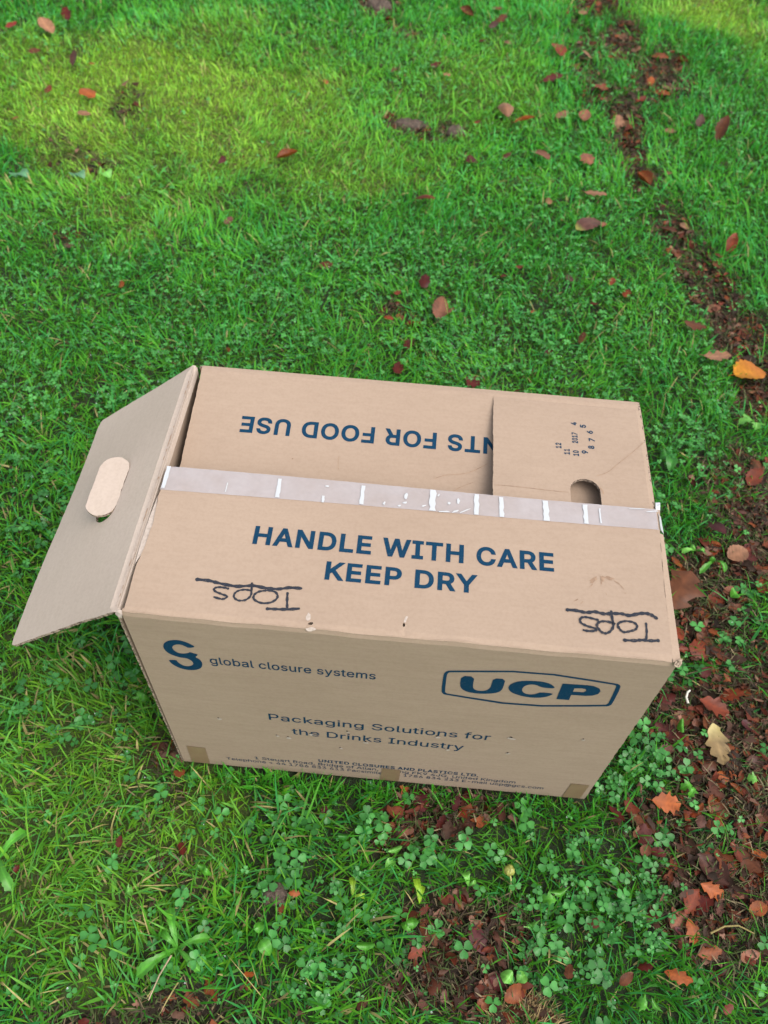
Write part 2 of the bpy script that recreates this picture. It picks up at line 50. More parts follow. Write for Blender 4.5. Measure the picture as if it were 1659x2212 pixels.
MASK = json.loads('''{"mud":[[0.848,2.888,0.084,0.015,-0.012,-0.156,1.0],[0.895,2.597,0.055,-0.038,-0.041,-0.166,1.0],[0.981,2.33,0.065,-0.081,-0.062,-0.165,0.9],[0.745,2.435,0.052,0.009,-0.01,-0.161,0.6],[0.74,2.752,0.033,0.006,-0.008,-0.148,0.4],[0.85,2.028,0.051,-0.02,-0.038,-0.169,1.0],[0.782,2.222,0.051,0.008,-0.011,-0.146,0.7],[0.86,1.853,0.043,-0.008,-0.023,-0.122,0.9],[0.883,1.713,0.031,-0.017,-0.027,-0.088,0.8],[0.925,1.502,0.067,0.009,-0.01,-0.081,0.8],[0.933,1.385,0.052,-0.049,-0.032,-0.069,0.7],[0.949,1.294,0.058,-0.029,-0.025,-0.07,0.8],[0.973,1.2,0.062,-0.019,-0.027,-0.084,0.9],[1.006,1.074,0.063,-0.029,-0.036,-0.091,1.0],[1.031,0.906,0.041,-0.057,-0.05,-0.069,1.0],[0.951,0.629,0.082,0.009,-0.016,-0.091,0.9],[0.959,0.53,0.079,0.009,-0.018,-0.095,1.0],[0.901,0.441,0.093,0.01,-0.01,-0.06,1.0],[0.839,0.367,0.07,-0.007,-0.017,-0.056,1.0],[0.853,0.304,0.088,0.009,-0.007,-0.045,0.9],[0.885,0.221,0.085,0.008,-0.009,-0.05,1.0],[0.792,0.316,0.04,0.004,-0.007,-0.054,0.7],[0.786,0.162,0.093,-0.009,-0.017,-0.055,1.0],[0.836,0.113,0.11,0.011,-0.011,-0.067,1.0],[0.832,0.005,0.105,0.01,-0.014,-0.08,1.0],[0.729,0.003,0.062,0.006,-0.004,-0.031,0.9],[0.773,-0.066,0.094,0.009,-0.011,-0.068,1.0],[0.771,0.063,0.043,0.004,-0.007,-0.05,0.9],[0.809,-0.124,0.104,0.009,-0.013,-0.076,1.0],[0.741,-0.148,0.051,0.005,-0.006,-0.041,1.0],[0.797,-0.189,0.076,0.007,-0.007,-0.039,0.9],[0.386,-0.033,0.061,0.006,0.002,-0.036,1.0],[0.34,-0.067,0.033,0.003,0.001,-0.019,0.5],[0.461,-0.023,0.034,0.003,0.0,-0.02,0.5],[0.43,-0.193,0.075,0.007,0.001,-0.05,1.0],[0.413,-0.255,0.091,0.008,0.001,-0.046,0.9],[0.485,-0.28,0.054,0.005,-0.0,-0.03,0.7],[0.674,0.001,0.042,0.004,-0.003,-0.034,0.5],[0.039,-0.341,0.144,0.012,0.01,-0.04,1.0],[-0.08,-0.352,0.063,0.005,0.008,-0.024,0.8],[-0.119,-0.342,0.029,0.002,0.007,-0.019,0.5],[-0.027,-0.205,0.031,0.003,0.005,-0.017,0.35],[-0.006,-0.138,0.038,0.004,0.004,-0.015,0.4],[0.246,1.058,0.047,0.006,0.003,-0.04,0.6],[0.164,-0.182,0.022,0.002,0.002,-0.014,0.4],[-0.051,0.013,0.02,-0.023,-0.03,-0.024,0.6],[-0.02,-0.055,0.033,0.003,0.005,-0.02,0.4],[0.063,2.709,0.072,0.013,0.008,-0.092,1.0],[0.212,1.908,0.09,-0.048,-0.004,-0.035,0.8],[0.352,1.904,0.04,0.006,0.001,-0.039,0.8],[0.174,2.491,0.089,-0.055,-0.005,-0.049,0.5],[-0.594,1.891,0.052,0.008,0.027,-0.101,0.4],[-0.725,1.666,0.049,0.007,0.018,-0.057,0.4],[-0.612,1.588,0.108,0.016,0.013,-0.044,0.4],[-0.562,1.23,0.033,0.004,0.011,-0.036,0.5],[0.79,0.362,0.033,0.003,-0.012,-0.092,0.9]],"moss":[[-0.53,2.012,0.449,0.072,0.081,-0.33,1.0],[-0.793,1.833,0.231,0.036,0.092,-0.281,1.0],[-0.319,1.678,0.282,-0.132,0.003,-0.192,0.8],[-0.12,1.965,0.268,-0.139,-0.01,-0.289,0.7],[-0.363,2.383,0.177,0.03,0.052,-0.277,0.5],[0.042,1.526,0.144,0.02,0.015,-0.123,0.5],[0.207,1.593,0.098,0.014,0.006,-0.086,0.3],[1.274,2.865,0.259,-0.067,-0.041,-0.173,1.0],[1.369,2.677,0.098,0.017,-0.04,-0.211,0.6],[0.423,2.194,0.216,0.035,0.002,-0.199,0.35],[0.113,1.816,0.261,0.039,0.017,-0.189,0.35],[-0.51,1.447,0.233,0.033,0.033,-0.119,0.4],[-0.237,0.085,0.143,0.014,0.038,-0.115,0.35],[-0.161,-0.182,0.094,0.009,0.046,-0.135,0.3],[-0.097,-0.048,0.08,0.008,0.036,-0.125,0.4]],"clov":[[0.155,1.12,0.376,0.049,0.022,-0.218,0.7],[0.498,1.065,0.318,0.04,-0.002,-0.196,0.8],[0.295,0.947,0.615,0.076,0.003,-0.058,0.9],[0.865,0.845,0.108,0.013,-0.022,-0.157,1.0],[0.843,0.688,0.084,0.01,-0.018,-0.129,1.0],[0.854,0.986,0.103,0.013,-0.015,-0.117,0.8],[-0.291,1.046,0.155,0.02,0.037,-0.152,0.6],[-0.543,1.168,0.214,0.029,0.062,-0.195,0.6],[-0.455,0.797,0.19,0.023,0.062,-0.19,0.6],[-0.426,0.543,0.095,0.011,0.072,-0.207,0.5],[-0.352,0.714,0.138,0.016,0.029,-0.098,0.6],[0.598,1.498,0.242,0.034,-0.01,-0.269,0.5],[0.773,1.916,0.217,0.033,-0.019,-0.244,0.4],[1.182,1.977,0.138,0.021,-0.053,-0.297,0.5],[0.215,2.315,0.37,0.061,0.016,-0.268,0.4],[-0.826,2.304,0.361,0.061,0.054,-0.183,0.6],[-0.105,2.496,0.306,0.053,0.025,-0.198,0.4],[1.108,2.398,0.23,0.037,-0.027,-0.188,0.5],[0.828,0.516,0.044,0.005,-0.01,-0.074,0.8],[0.811,0.282,0.063,0.006,-0.008,-0.052,0.8],[0.877,0.262,0.063,0.006,-0.006,-0.035,0.5],[0.823,0.423,0.042,0.004,-0.007,-0.049,0.8],[0.822,0.206,0.061,0.006,-0.004,-0.025,0.7],[0.673,0.068,0.033,0.046,0.069,-0.047,0.9],[0.626,0.007,0.083,0.008,-0.004,-0.054,1.0],[0.52,-0.076,0.167,0.015,-0.002,-0.086,1.0],[0.562,-0.164,0.115,0.01,-0.003,-0.062,0.9],[0.682,-0.105,0.053,0.005,-0.008,-0.072,0.9],[0.711,-0.033,0.034,0.003,-0.004,-0.033,0.6],[0.317,-0.029,0.109,0.01,0.002,-0.027,0.8],[0.261,-0.075,0.12,0.011,0.005,-0.05,0.8],[0.389,-0.12,0.104,0.01,0.002,-0.054,0.9],[0.244,-0.259,0.121,0.011,0.007,-0.056,0.5],[0.146,-0.184,0.1,0.009,0.009,-0.05,0.3],[0.055,-0.087,0.079,0.007,0.008,-0.038,0.35],[-0.144,0.018,0.104,0.01,0.019,-0.062,0.3],[0.626,-0.231,0.135,0.012,-0.005,-0.053,0.8],[0.339,-0.137,0.058,0.005,0.009,-0.124,0.8],[0.314,-0.231,0.049,0.004,0.004,-0.043,0.8],[0.181,-0.036,0.061,0.006,0.006,-0.04,0.4],[0.198,-0.274,0.048,0.004,0.004,-0.026,0.4],[0.739,-0.069,0.027,0.002,-0.004,-0.032,0.5]]}''')
LEAVES = json.loads(r'''[[-1.083,2.302,0.0424,70,"scrap","red","red torn leaf scrap in the grass at the far left corner of the lawn"],[-0.961,2.29,0.0715,-42,"beech","tan","curled tan oval leaf in the far left lawn beyond the mossy patch"],[-0.928,2.381,0.0552,-59,"scrap","darkred","small dark red leaf just beyond the curled tan oval leaf at far left"],[-0.955,2.145,0.0376,43,"beech","brown","rolled brown orange leaf on the border of the yellow moss, far left"],[-0.805,2.074,0.0636,85,"beech","mauve","mauve leaf standing at the edge of the yellow moss, far left"],[-0.629,1.983,0.0294,9,"oak","tan","pale tan lobed leaf above the dark hole in the yellow moss"],[-0.704,1.879,0.0561,-36,"scrap","orange","thin orange leaf strip in the yellow moss left of the dark hole"],[-0.69,1.789,0.0356,8,"beech","tan","pinkish tan flat leaf in the yellow moss near the left edge"],[-0.832,1.908,0.0336,92,"","",""],[-0.87,1.74,0.02,8,"","",""],[-0.095,1.645,0.0589,26,"fold","orange","bright orange leaf folded up like a shell on the lawn beyond the open flap"],[-0.259,1.586,0.0404,95,"scrap","darkred","small dark red leaf beside the folded orange one, nearer the moss"],[-0.196,1.345,0.0299,65,"scrap","mauve","small mauve brown leaf in the lawn below the folded orange one"],[-0.049,2.105,0.0332,92,"","",""],[-0.551,1.205,0.0237,7,"scrap","mauve","dark mauve leaf lying on a bare spot in the left lawn"],[0.065,1.193,0.0334,38,"scrap","darkred","dark red brown leaf half hidden in grass midway beyond the box"],[-0.752,2.071,0.0164,9,"","",""],[-0.39,1.076,0.0199,99,"","",""],[0.366,2.636,0.0575,-33,"fold","brown","brown leaf with raised edge at the far end of the lawn, left of the track"],[0.469,2.702,0.0357,10,"scrap","brown",""],[0.484,2.602,0.0443,56,"scrap","brown",""],[0.767,2.729,0.0328,9,"scrap","tan",""],[0.38,2.513,0.0186,9,"","",""],[0.456,2.537,0.0484,90,"scrap","mauve",""],[0.422,2.438,0.0244,9,"","",""],[0.326,2.415,0.0212,9,"","",""],[0.503,2.431,0.0417,75,"scrap","pink",""],[0.276,2.233,0.042,55,"scrap","darkred","small dark red leaf alone in the far lawn right of the moss"],[0.15,2.182,0.0338,79,"","",""],[0.315,2.194,0.023,9,"scrap","tan",""],[0.665,2.386,0.0724,-77,"scrap","rust",""],[0.758,2.385,0.0456,9,"beech","tan","pale tan leaf at the near end of the far leaf strip"],[0.638,2.201,0.0729,35,"oak","darkred","dark red curled oak leaf left of the far leaf strip"],[0.725,2.348,0.0271,9,"scrap","rust",""],[0.494,1.996,0.082,-79,"dome","tan","smooth tan oval leaf bent like a saddle next to the orange curled one"],[0.549,1.956,0.0643,23,"roll","orange","orange brown leaf rolled lengthwise right of the saddle shaped tan leaf"],[0.411,1.937,0.0216,8,"","",""],[0.659,1.997,0.0517,51,"beech","pink","pinkish leaf, left one of a pair beside the narrow leaf strip"],[0.726,2.007,0.06,76,"beech","pink","pinkish leaf, right one of a pair beside the narrow leaf strip"],[0.786,2.18,0.0733,71,"scrap","rust","rusty red leaf between the two rows of litter, far lawn"],[0.973,1.971,0.0358,8,"beech","tan","small pale tan leaf lying flat right of the leaf strip"],[1.06,2.01,0.0474,76,"scrap","mauve","small mauve leaf upright in the grass right of the leaf strip"],[1.112,1.958,0.0985,66,"beech","brown","long reddish brown leaf leaning in the grass near the right edge"],[0.588,1.76,0.0695,-50,"beech","pink","tan pink pointed leaf lying flat in the middle of the lawn"],[0.4,1.715,0.0451,-71,"scrap","darkred",""],[0.496,1.756,0.0314,39,"scrap","brown",""],[0.716,1.767,0.0615,-75,"oak","pink",""],[0.87,1.703,0.0708,-69,"fold","orange","curled orange leaf at the near tip of the narrow leaf strip"],[0.285,1.481,0.0593,-28,"dome","rust","smooth orange red oval leaf with arched back in the middle lawn"],[0.729,1.604,0.0578,-13,"oak","tan","crumpled tan brown leaf in the lawn short of the narrow strip"],[0.605,1.56,0.0354,82,"scrap","tan",""],[0.701,1.449,0.0849,38,"beech","mauve","large mauve leaf with yellow green base in the right lawn"],[0.736,1.47,0.0313,23,"scrap","pink","pink leaf scrap touching the tip of the large mauve leaf"],[0.906,1.473,0.0453,-44,"oak","brown","brown orange leaf, left one of the cluster in the right lawn"],[0.949,1.493,0.0436,76,"beech","tan","small pale tan leaf beside the brown orange leaf in the right lawn"],[1.046,1.402,0.0661,69,"beech","rust","rust brown leaf upright in the grass near the right edge"],[1.015,1.369,0.0257,7,"scrap","brown",""],[0.915,1.38,0.0392,-77,"scrap","brown",""],[1.031,1.285,0.0295,-43,"scrap","darkred","dark red leaf low in the grass near the right edge"],[0.52,1.244,0.02,7,"scrap","rust",""],[0.483,1.213,0.0154,7,"","",""],[0.638,1.216,0.0304,-72,"scrap","mauve",""],[0.741,1.233,0.0284,53,"","",""],[0.77,1.186,0.0275,66,"","",""],[0.692,1.146,0.0173,7,"","",""],[0.299,1.154,0.0401,89,"scrap","darkred",""],[0.339,1.066,0.0611,82,"beech","pink","dusty pink pointed leaf lying flat on the lawn behind the box"],[0.362,1.075,0.023,46,"scrap","pink","pink leaf scrap touching the dusty pink pointed leaf behind the box"],[0.226,1.042,0.0228,7,"scrap","rust",""],[0.239,1.121,0.0223,58,"","",""],[0.279,0.951,0.0383,80,"scrap","darkred",""],[0.551,1.091,0.0149,7,"","",""],[0.657,1.018,0.0317,79,"scrap","brown",""],[0.582,0.97,0.0251,43,"scrap","darkred",""],[0.417,0.856,0.0356,-21,"maple","darkred","dark red lobed leaf right behind the upper edge of the box"],[0.512,0.851,0.0176,6,"scrap","darkred",""],[0.259,0.872,0.0313,87,"scrap","darkred",""],[0.908,1.076,0.0502,-11,"oak","brown","brown lobed leaf at the left edge of the leaf track, behind the box"],[0.945,0.985,0.0612,11,"oak","tan","long pale tan leaf with ragged edge beside the yellow orange leaf"],[1.014,0.954,0.0735,19,"round","yellow","large cupped yellow orange leaf at the edge of the leaf track"],[0.985,1.028,0.0376,31,"scrap","mauve",""],[0.976,1.179,0.033,7,"scrap","pink",""],[0.939,1.2,0.0356,-26,"oak","brown",""],[1.01,1.031,0.0306,-55,"scrap","brown",""],[0.918,1.093,0.0235,7,"scrap","rust",""],[0.869,0.511,0.0465,-66,"beech","plum","large dark plum red oval leaf lying glossy right of the tape end"],[0.905,0.468,0.0425,27,"round","tan","round curled brown leaf with pale rim right of the box"],[0.923,0.448,0.0186,6,"scrap","orange",""],[0.793,0.44,0.0278,-52,"beech","orange","orange brown narrow leaf close to the right side of the box"],[0.786,0.376,0.0858,59,"maple","leather","large leathery brown leaf pressed against the right side of the box"],[0.815,0.38,0.0234,-6,"beech","pink","pinkish brown leaf just right of the large leathery leaf"],[0.881,0.389,0.028,6,"beech","pink","pink leaf over a small green weed in the track"],[0.857,0.376,0.0381,16,"beech","rust","red brown leaf below the pink leaf in the track"],[0.971,0.659,0.0525,52,"beech","rust","red brown leaf at the right edge of the lawn above the muddy part"],[0.948,0.671,0.0258,18,"scrap","darkred",""],[0.885,0.61,0.0175,-49,"scrap","rust",""],[0.926,0.568,0.0277,-35,"beech","mauve","mauve leaf in the mud right of the tape end"],[0.918,0.538,0.0193,-35,"scrap","mauve",""],[0.806,0.321,0.0215,50,"beech","mauve",""],[0.781,0.264,0.0171,5,"scrap","rust",""],[0.775,0.294,0.0331,-79,"beech","rust",""],[0.813,0.228,0.0234,42,"scrap","darkred",""],[0.849,0.191,0.0377,5,"oak","rust","orange red leaf in the clover to the right of the box corner"],[0.814,0.164,0.0505,-17,"oak","rust","wide red brown curled leaf in the mud below the box corner"],[0.786,0.138,0.0199,33,"scrap","pink",""],[0.737,0.16,0.0179,-54,"scrap","mauve",""],[0.744,0.176,0.0341,25,"oak","darkred",""],[0.811,0.102,0.0644,-81,"oak","straw","large withered straw coloured leaf lying lengthwise in the leaf track"],[0.73,0.087,0.0258,5,"oak","mauve",""],[0.76,0.086,0.0296,-28,"oak","plum","mauve pink ragged leaf left of the withered straw coloured leaf"],[0.717,0.0,0.049,3,"oak","orange","bright rust orange oak leaf with pointed lobes below the box corner"],[0.645,-0.018,0.0306,-50,"oak","darkred","dark red leaf in the clover next to the lower box corner"],[0.669,-0.01,0.022,-10,"beech","rust",""],[0.801,0.039,0.0294,-4,"fold","rust",""],[0.832,0.037,0.0242,-41,"fold","orange","curled up orange leaf near the right edge, level with the box bottom"],[0.816,0.055,0.0256,-5,"beech","orange",""],[0.795,0.017,0.0265,39,"beech","orange",""],[0.868,0.081,0.0315,5,"cup","mauve",""],[0.767,-0.019,0.0198,72,"scrap","mauve",""],[0.699,-0.07,0.0242,-4,"beech","darkred",""],[0.681,-0.068,0.0239,56,"beech","pink",""],[0.768,-0.115,0.0382,-20,"oak","orange","broad rust orange leaf with wavy edge in the dense litter at right"],[0.737,-0.131,0.0418,54,"oak","rust",""],[0.801,-0.112,0.0263,-39,"beech","pink",""],[0.845,-0.058,0.0227,5,"scrap","orange",""],[0.828,-0.132,0.0331,21,"beech","orange",""],[0.717,-0.155,0.0336,46,"maple","pink","pale pink crinkled leaf at the left edge of the dense litter"],[0.733,-0.17,0.0353,-75,"oak","orange","large rust orange leaf hanging down beside the pale pink crinkled one"],[0.428,-0.032,0.0332,29,"oak","rust","red pointed leaf on the ground in front of the box base"],[0.41,-0.023,0.0233,76,"oak","plum",""],[0.388,-0.055,0.0268,62,"oak","darkred",""],[0.339,-0.069,0.0225,10,"scrap","pink",""],[0.444,-0.204,0.0393,-61,"beech","plum","large dark purple red glossy leaf on the bare patch in front of the box"],[0.471,-0.226,0.0292,-44,"oak","mauve","mauve grey wrinkled leaf beside the large dark purple red one"],[0.494,-0.202,0.015,13,"beech","pink","small pale pink leaf right of the large dark purple red one"],[0.362,-0.228,0.0285,36,"oak","rust","orange brown leaf at the left edge of the bare patch in front of the box"],[0.454,-0.276,0.0267,39,"beech","orange",""],[0.493,-0.263,0.037,34,"beech","orange","long orange brown leaf right of the bare patch near the bottom of the view"],[0.424,-0.155,0.015,-55,"fold","darkred",""],[0.703,-0.227,0.037,-13,"oak","orange","orange brown curled leaf alone in the grass at the near right"],[0.661,-0.219,0.0207,5,"oak","darkred",""],[0.635,-0.235,0.0236,41,"beech","brown",""],[0.6,-0.172,0.0225,5,"scrap","brown",""],[0.718,-0.107,0.0169,-38,"scrap","mauve",""],[0.752,-0.193,0.0359,13,"oak","orange","rust leaf at the near end of the dense litter, right edge"],[0.807,-0.192,0.0305,21,"beech","pink","pale pink leaf at the near end of the dense litter, right edge"],[0.763,-0.258,0.0165,36,"scrap","rust",""],[0.56,-0.234,0.0177,76,"scrap","brown",""],[0.15,-0.273,0.013,5,"scrap","orange",""],[-0.188,-0.174,0.0109,76,"scrap","darkred",""],[-0.05,-0.34,0.0153,13,"scrap","darkred","small dark red leaf on the bare soil patch at the near left"],[0.193,-0.172,0.0162,5,"oak","orange","small orange lobed scrap by the dark soil lump in the near left grass"],[-0.059,-0.127,0.0155,84,"scrap","darkred",""],[0.028,-0.127,0.0191,-67,"scrap","darkred",""],[0.219,-0.055,0.013,66,"scrap","plum",""]]''')
WEEDS = json.loads(r'''[[0.051,-0.25,"dandelion",[[-0.02,0.047,0.018],[-0.043,-0.038,0.021],[0.041,0.015,0.016],[-0.024,0.016,0.014],[0.036,-0.025,0.014]],"dandelion rosette with toothed leaves in the near left grass"],[-0.217,-0.163,"dandelion",[[0.026,0.039,0.021],[0.034,-0.04,0.02]],"broad leaved dandelion at the left edge of the near grass"],[-0.036,-0.192,"ivy",[[0.006,0.003,0.019]],"small pale green three pointed leaf in the near left grass"],[0.061,-0.156,"oval",[[0.002,0.01,0.013],[0.015,-0.002,0.009]],"upright bright green oval leaf in the near left grass"],[0.272,-0.167,"dandelion",[[-0.003,0.025,0.014],[0.017,0.001,0.01]],"narrow yellowish green leaf standing in the grass below the box"],[0.363,-0.167,"dandelion",[[-0.007,0.031,0.014],[0.003,0.023,0.011]],"yellowish green toothed leaf in the clover below the box"],[0.356,-0.205,"oval",[[-0.003,0.019,0.015],[-0.016,0.011,0.011]],"bright green broad oval leaf left of the bare patch"],[0.296,-0.236,"oval",[[-0.002,0.014,0.024]],"round fresh green leaf low in the grass, near middle"],[0.154,-0.229,"oval",[[-0.001,0.019,0.014],[0.019,-0.02,0.018]],"two fresh green broad leaves in the near grass"],[0.252,-0.101,"oval",[[-0.001,0.014,0.017]],"glossy dark green oval leaf in the clover below the box"],[0.327,-0.107,"oval",[[-0.004,0.009,0.021],[-0.013,-0.021,0.013]],"folded light green leaf in the clover below the box"],[0.429,-0.138,"dandelion",[[-0.006,0.016,0.018],[0.009,0.003,0.011]],"toothed light green leaf in the clover, just below the box base"],[0.554,-0.15,"ivy",[[-0.005,0.015,0.032],[-0.028,-0.0,0.019]],"broad lobed green leaf in the clover to the right below the box"],[0.517,-0.191,"ivy",[[-0.005,0.011,0.026],[0.016,0.003,0.021]],"lobed light green weed between the bare patch and the litter"],[0.489,-0.254,"oval",[[-0.017,0.011,0.018],[0.016,0.013,0.015]],"pale green triangular leaf at the edge of the bare patch"],[0.662,-0.268,"ivy",[[-0.016,0.008,0.025],[0.006,0.005,0.022]],"leafy green weed at the near right corner of the grass"],[0.765,0.125,"oval",[[-0.01,0.001,0.024]],"bright green leaf lying in the litter below the box corner"],[0.89,0.382,"oval",[[-0.014,-0.007,0.021]],"small bright green leaf under a pink leaf in the track"],[0.764,0.034,"ivy",[[-0.021,-0.008,0.02],[-0.009,-0.019,0.016]],"small green weed in the litter right of the box base"],[0.867,0.05,"ivy",[[-0.019,0.003,0.021]],"pale green three pointed leaf in the litter at the right edge"],[-0.089,0.084,"oval",[[-0.006,0.009,0.014],[0.005,0.016,0.014],[0.017,0.003,0.012]],"clump of oval leaves beside the lower left side of the box"],[0.83,0.469,"dandelion",[[-0.028,-0.009,0.014],[0.014,-0.004,0.014],[-0.009,0.004,0.014]],"light green toothed weed between the box and the track"],[0.861,0.452,"dandelion",[[-0.032,-0.033,0.014],[0.014,-0.026,0.014],[-0.007,-0.006,0.013]],"toothed weed at the track edge just right of the box"],[0.998,0.807,"ivy",[[-0.037,-0.013,0.027],[-0.002,-0.022,0.032]],"pale green lobed weed in the right lawn above the mud"],[0.806,0.684,"oval",[[-0.019,-0.004,0.027],[-0.005,-0.038,0.023]],"dark green broad leaves growing close to the right side of the box"],[-0.777,1.485,"oval",[[0.002,-0.014,0.034],[0.037,-0.017,0.031]],"pale blue green broad leaves at the left edge of the mossy patch"],[-0.627,1.506,"oval",[[0.0,-0.007,0.036],[0.026,-0.019,0.028]],"pale blue green broad leaves below the mossy patch"],[-0.56,1.516,"oval",[[-0.005,-0.001,0.033],[0.023,-0.015,0.033]],"broad pale leaves at the near rim of the mossy patch, right one of three clumps"],[-0.391,1.454,"oval",[[0.003,-0.006,0.024],[0.021,-0.019,0.018]],"small broad leaved weed in the left lawn"]]''')
W, D, H, T = 0.600, 0.394, 0.4387, 0.004
rng = np.random.default_rng(11); random.seed(11)

# ------------------------------------------------------------------ helpers
def tag(o, label=None, cat=None, group=None, kind=None):
    if label: o['label'] = label
    if cat: o['category'] = cat
    if group: o['group'] = group
    if kind: o['kind'] = kind
    return o

def new_mat(name):
    m = bpy.data.materials.new(name); m.use_nodes = True
    nt = m.node_tree; nt.nodes.clear()
    out = nt.nodes.new('ShaderNodeOutputMaterial'); b = nt.nodes.new('ShaderNodeBsdfPrincipled')
    nt.links.new(b.outputs[0], out.inputs[0])
    return m, nt, b, out

def noise(nt, scale, detail=4, rough=.55, sc3=None, coord='Object'):
    tc = nt.nodes.new('ShaderNodeTexCoord'); n = nt.nodes.new('ShaderNodeTexNoise')
    n.inputs['Scale'].default_value = scale; n.inputs['Detail'].default_value = detail; n.inputs['Roughness'].default_value = rough
    if sc3:
        mp = nt.nodes.new('ShaderNodeMapping'); mp.inputs['Scale'].default_value = sc3
        nt.links.new(tc.outputs[coord], mp.inputs[0]); nt.links.new(mp.outputs[0], n.inputs[0])
    else: nt.links.new(tc.outputs[coord], n.inputs[0])
    return n.outputs[0]

def ramp(nt, fac, stops):
    r = nt.nodes.new('ShaderNodeValToRGB'); nt.links.new(fac, r.inputs[0])
    e = r.color_ramp.elements
    while len(e) < len(stops): e.new(.5)
    for k, (p, c) in zip(e, stops): k.position = p; k.color = (*c, 1)
    return r.outputs[0]

def mixc(nt, fac, a, b, mode='MIX'):
    m = nt.nodes.new('ShaderNodeMix'); m.data_type = 'RGBA'; m.blend_type = mode
    for sock, v in ((m.inputs[0], fac), (m.inputs[6], a), (m.inputs[7], b)):
        if isinstance(v, (int, float)): sock.default_value = v
        elif isinstance(v, tuple): sock.default_value = (*v, 1)
        else: nt.links.new(v, sock)
    return m.outputs[2]

def bump(nt, b, h, strength=.3, dist=.001, prev=None):
    n = nt.nodes.new('ShaderNodeBump'); n.inputs['Strength'].default_value = strength; n.inputs['Distance'].default_value = dist
    nt.links.new(h, n.inputs['Height'])
    if prev: nt.links.new(prev, n.inputs['Normal'])
    nt.links.new(n.outputs[0], b.inputs['Normal']); return n.outputs[0]

# cardboard -----------------------------------------------------------------
def board_mat(name, c0, c1, stretch):
    m, nt, b, out = new_mat(name)
    n1 = noise(nt, 9, 5, .6, stretch); n2 = noise(nt, 260, 3, .6); n3 = noise(nt, 45, 4, .6, stretch)
    col = mixc(nt, n1, c0, c1)
    col = mixc(nt, .35, col, ramp(nt, n3, [(.3, tuple(x * .95 for x in c0)), (.7, tuple(min(1, x * 1.04) for x in c1))]))
    n4 = noise(nt, 3.5, 3, .5)
    col = mixc(nt, 1.0, col, ramp(nt, n4, [(.35, (.955, .945, .935)), (.65, (1.03, 1.03, 1.03))]), 'MULTIPLY')
    sp = ramp(nt, n2, [(.38, (.95, .94, .93)), (.55, (1, 1, 1))])
    col = mixc(nt, 1.0, col, sp, 'MULTIPLY')
    nt.links.new(col, b.inputs['Base Color']); b.inputs['Roughness'].default_value = .72
    b.inputs['Specular IOR Level'].default_value = .3
    pv = bump(nt, b, n3, .12, .0010)
    bump(nt, b, n2, .08, .0002, pv)
    return m
KR0, KR1 = (.340, .255, .188), (.378, .286, .213)
M_board_x = board_mat("kraft_board", KR0, KR1, (1, 5, 12))
M_front = board_mat("kraft_board_front", tuple(c * .94 for c in KR0), tuple(c * 1.03 for c in KR1), (.6, 5, 6))
M_liner = board_mat("kraft_board_inner_liner", (.485, .402, .334), (.525, .442, .370), (4, 1, 4))
M_in = board_mat("kraft_board_inside", (.33, .23, .145), (.38, .27, .17), (1, 5, 5))
m, nt, b, out = new_mat("corrugated_edge"); M_edge = m
w = nt.nodes.new('ShaderNodeTexNoise'); w.inputs['Scale'].default_value = 330; w.inputs['Detail'].default_value = 2
tc = nt.nodes.new('ShaderNodeTexCoord'); nt.links.new(tc.outputs['Object'], w.inputs[0])
nt.links.new(ramp(nt, w.outputs[0], [(.42, (.10, .07, .05)), (.55, (.36, .28, .21))]), b.inputs['Base Color']); b.inputs['Roughness'].default_value = .9
m, nt, b, out = new_mat("creased_liner"); M_fold = m
nt.links.new(ramp(nt, noise(nt, 200), [(.3, (.34, .27, .22)), (.7, (.42, .345, .285))]), b.inputs['Base Color']); b.inputs['Roughness'].default_value = .9
m, nt, b, out = new_mat("torn_paper"); M_torn = m
nt.links.new(ramp(nt, noise(nt, 300), [(.3, (.36, .30, .25)), (.7, (.50, .43, .37))]), b.inputs['Base Color']); b.inputs['Roughness'].default_value = .95
def ink_mat(name, c, c2, lo, hi, base):
    m, nt, b, out = new_mat(name)
    f = noise(nt, 420, 3, .7); g = noise(nt, 30, 3)
    col = mixc(nt, g, c, c2)
    col = mixc(nt, ramp(nt, f, [(lo, (0, 0, 0)), (hi, (1, 1, 1))]), col, base)
    nt.links.new(col, b.inputs['Base Color']); b.inputs['Roughness'].default_value = .75
    b.inputs['Specular IOR Level'].default_value = .10
    return m
M_ink = ink_mat("navy_ink", (.003, .032, .070), (.005, .042, .088), .57, .84, (.07, .085, .10))
M_pen = ink_mat("black_marker", (.022, .026, .036), (.035, .04, .052), .58, .78, (.14, .11, .09))
m, nt, b, out = new_mat("scuff_mark"); M_scuff = m
nt.links.new(ramp(nt, noise(nt, 150), [(.35, (.23, .15, .10)), (.65, (.36, .245, .16))]), b.inputs['Base Color']); b.inputs['Roughness'].default_value = .9
m, nt, b, out = new_mat("hole_shadow_board"); M_dark = m
b.inputs['Base Color'].default_value = (.03, .02, .015, 1); b.inputs['Roughness'].default_value = 1
m, nt, b, out = new_mat("clear_packing_tape"); M_tape = m
b.inputs['Base Color'].default_value = (.51, .48, .49, 1); b.inputs['Roughness'].default_value = .3; b.inputs['Specular IOR Level'].default_value = .35
tr = nt.nodes.new('ShaderNodeBsdfTransparent'); mx = nt.nodes.new('ShaderNodeMixShader')
fr = ramp(nt, noise(nt, 16, 4, .6), [(.3, (.42, .42, .42)), (.75, (.72, .72, .72))])
nt.links.new(fr, mx.inputs[0]); nt.links.new(tr.outputs[0], mx.inputs[1]); nt.links.new(b.outputs[0], mx.inputs[2]); nt.links.new(mx.outputs[0], out.inputs[0])
bump(nt, b, noise(nt, 60, 3), .35, .001)
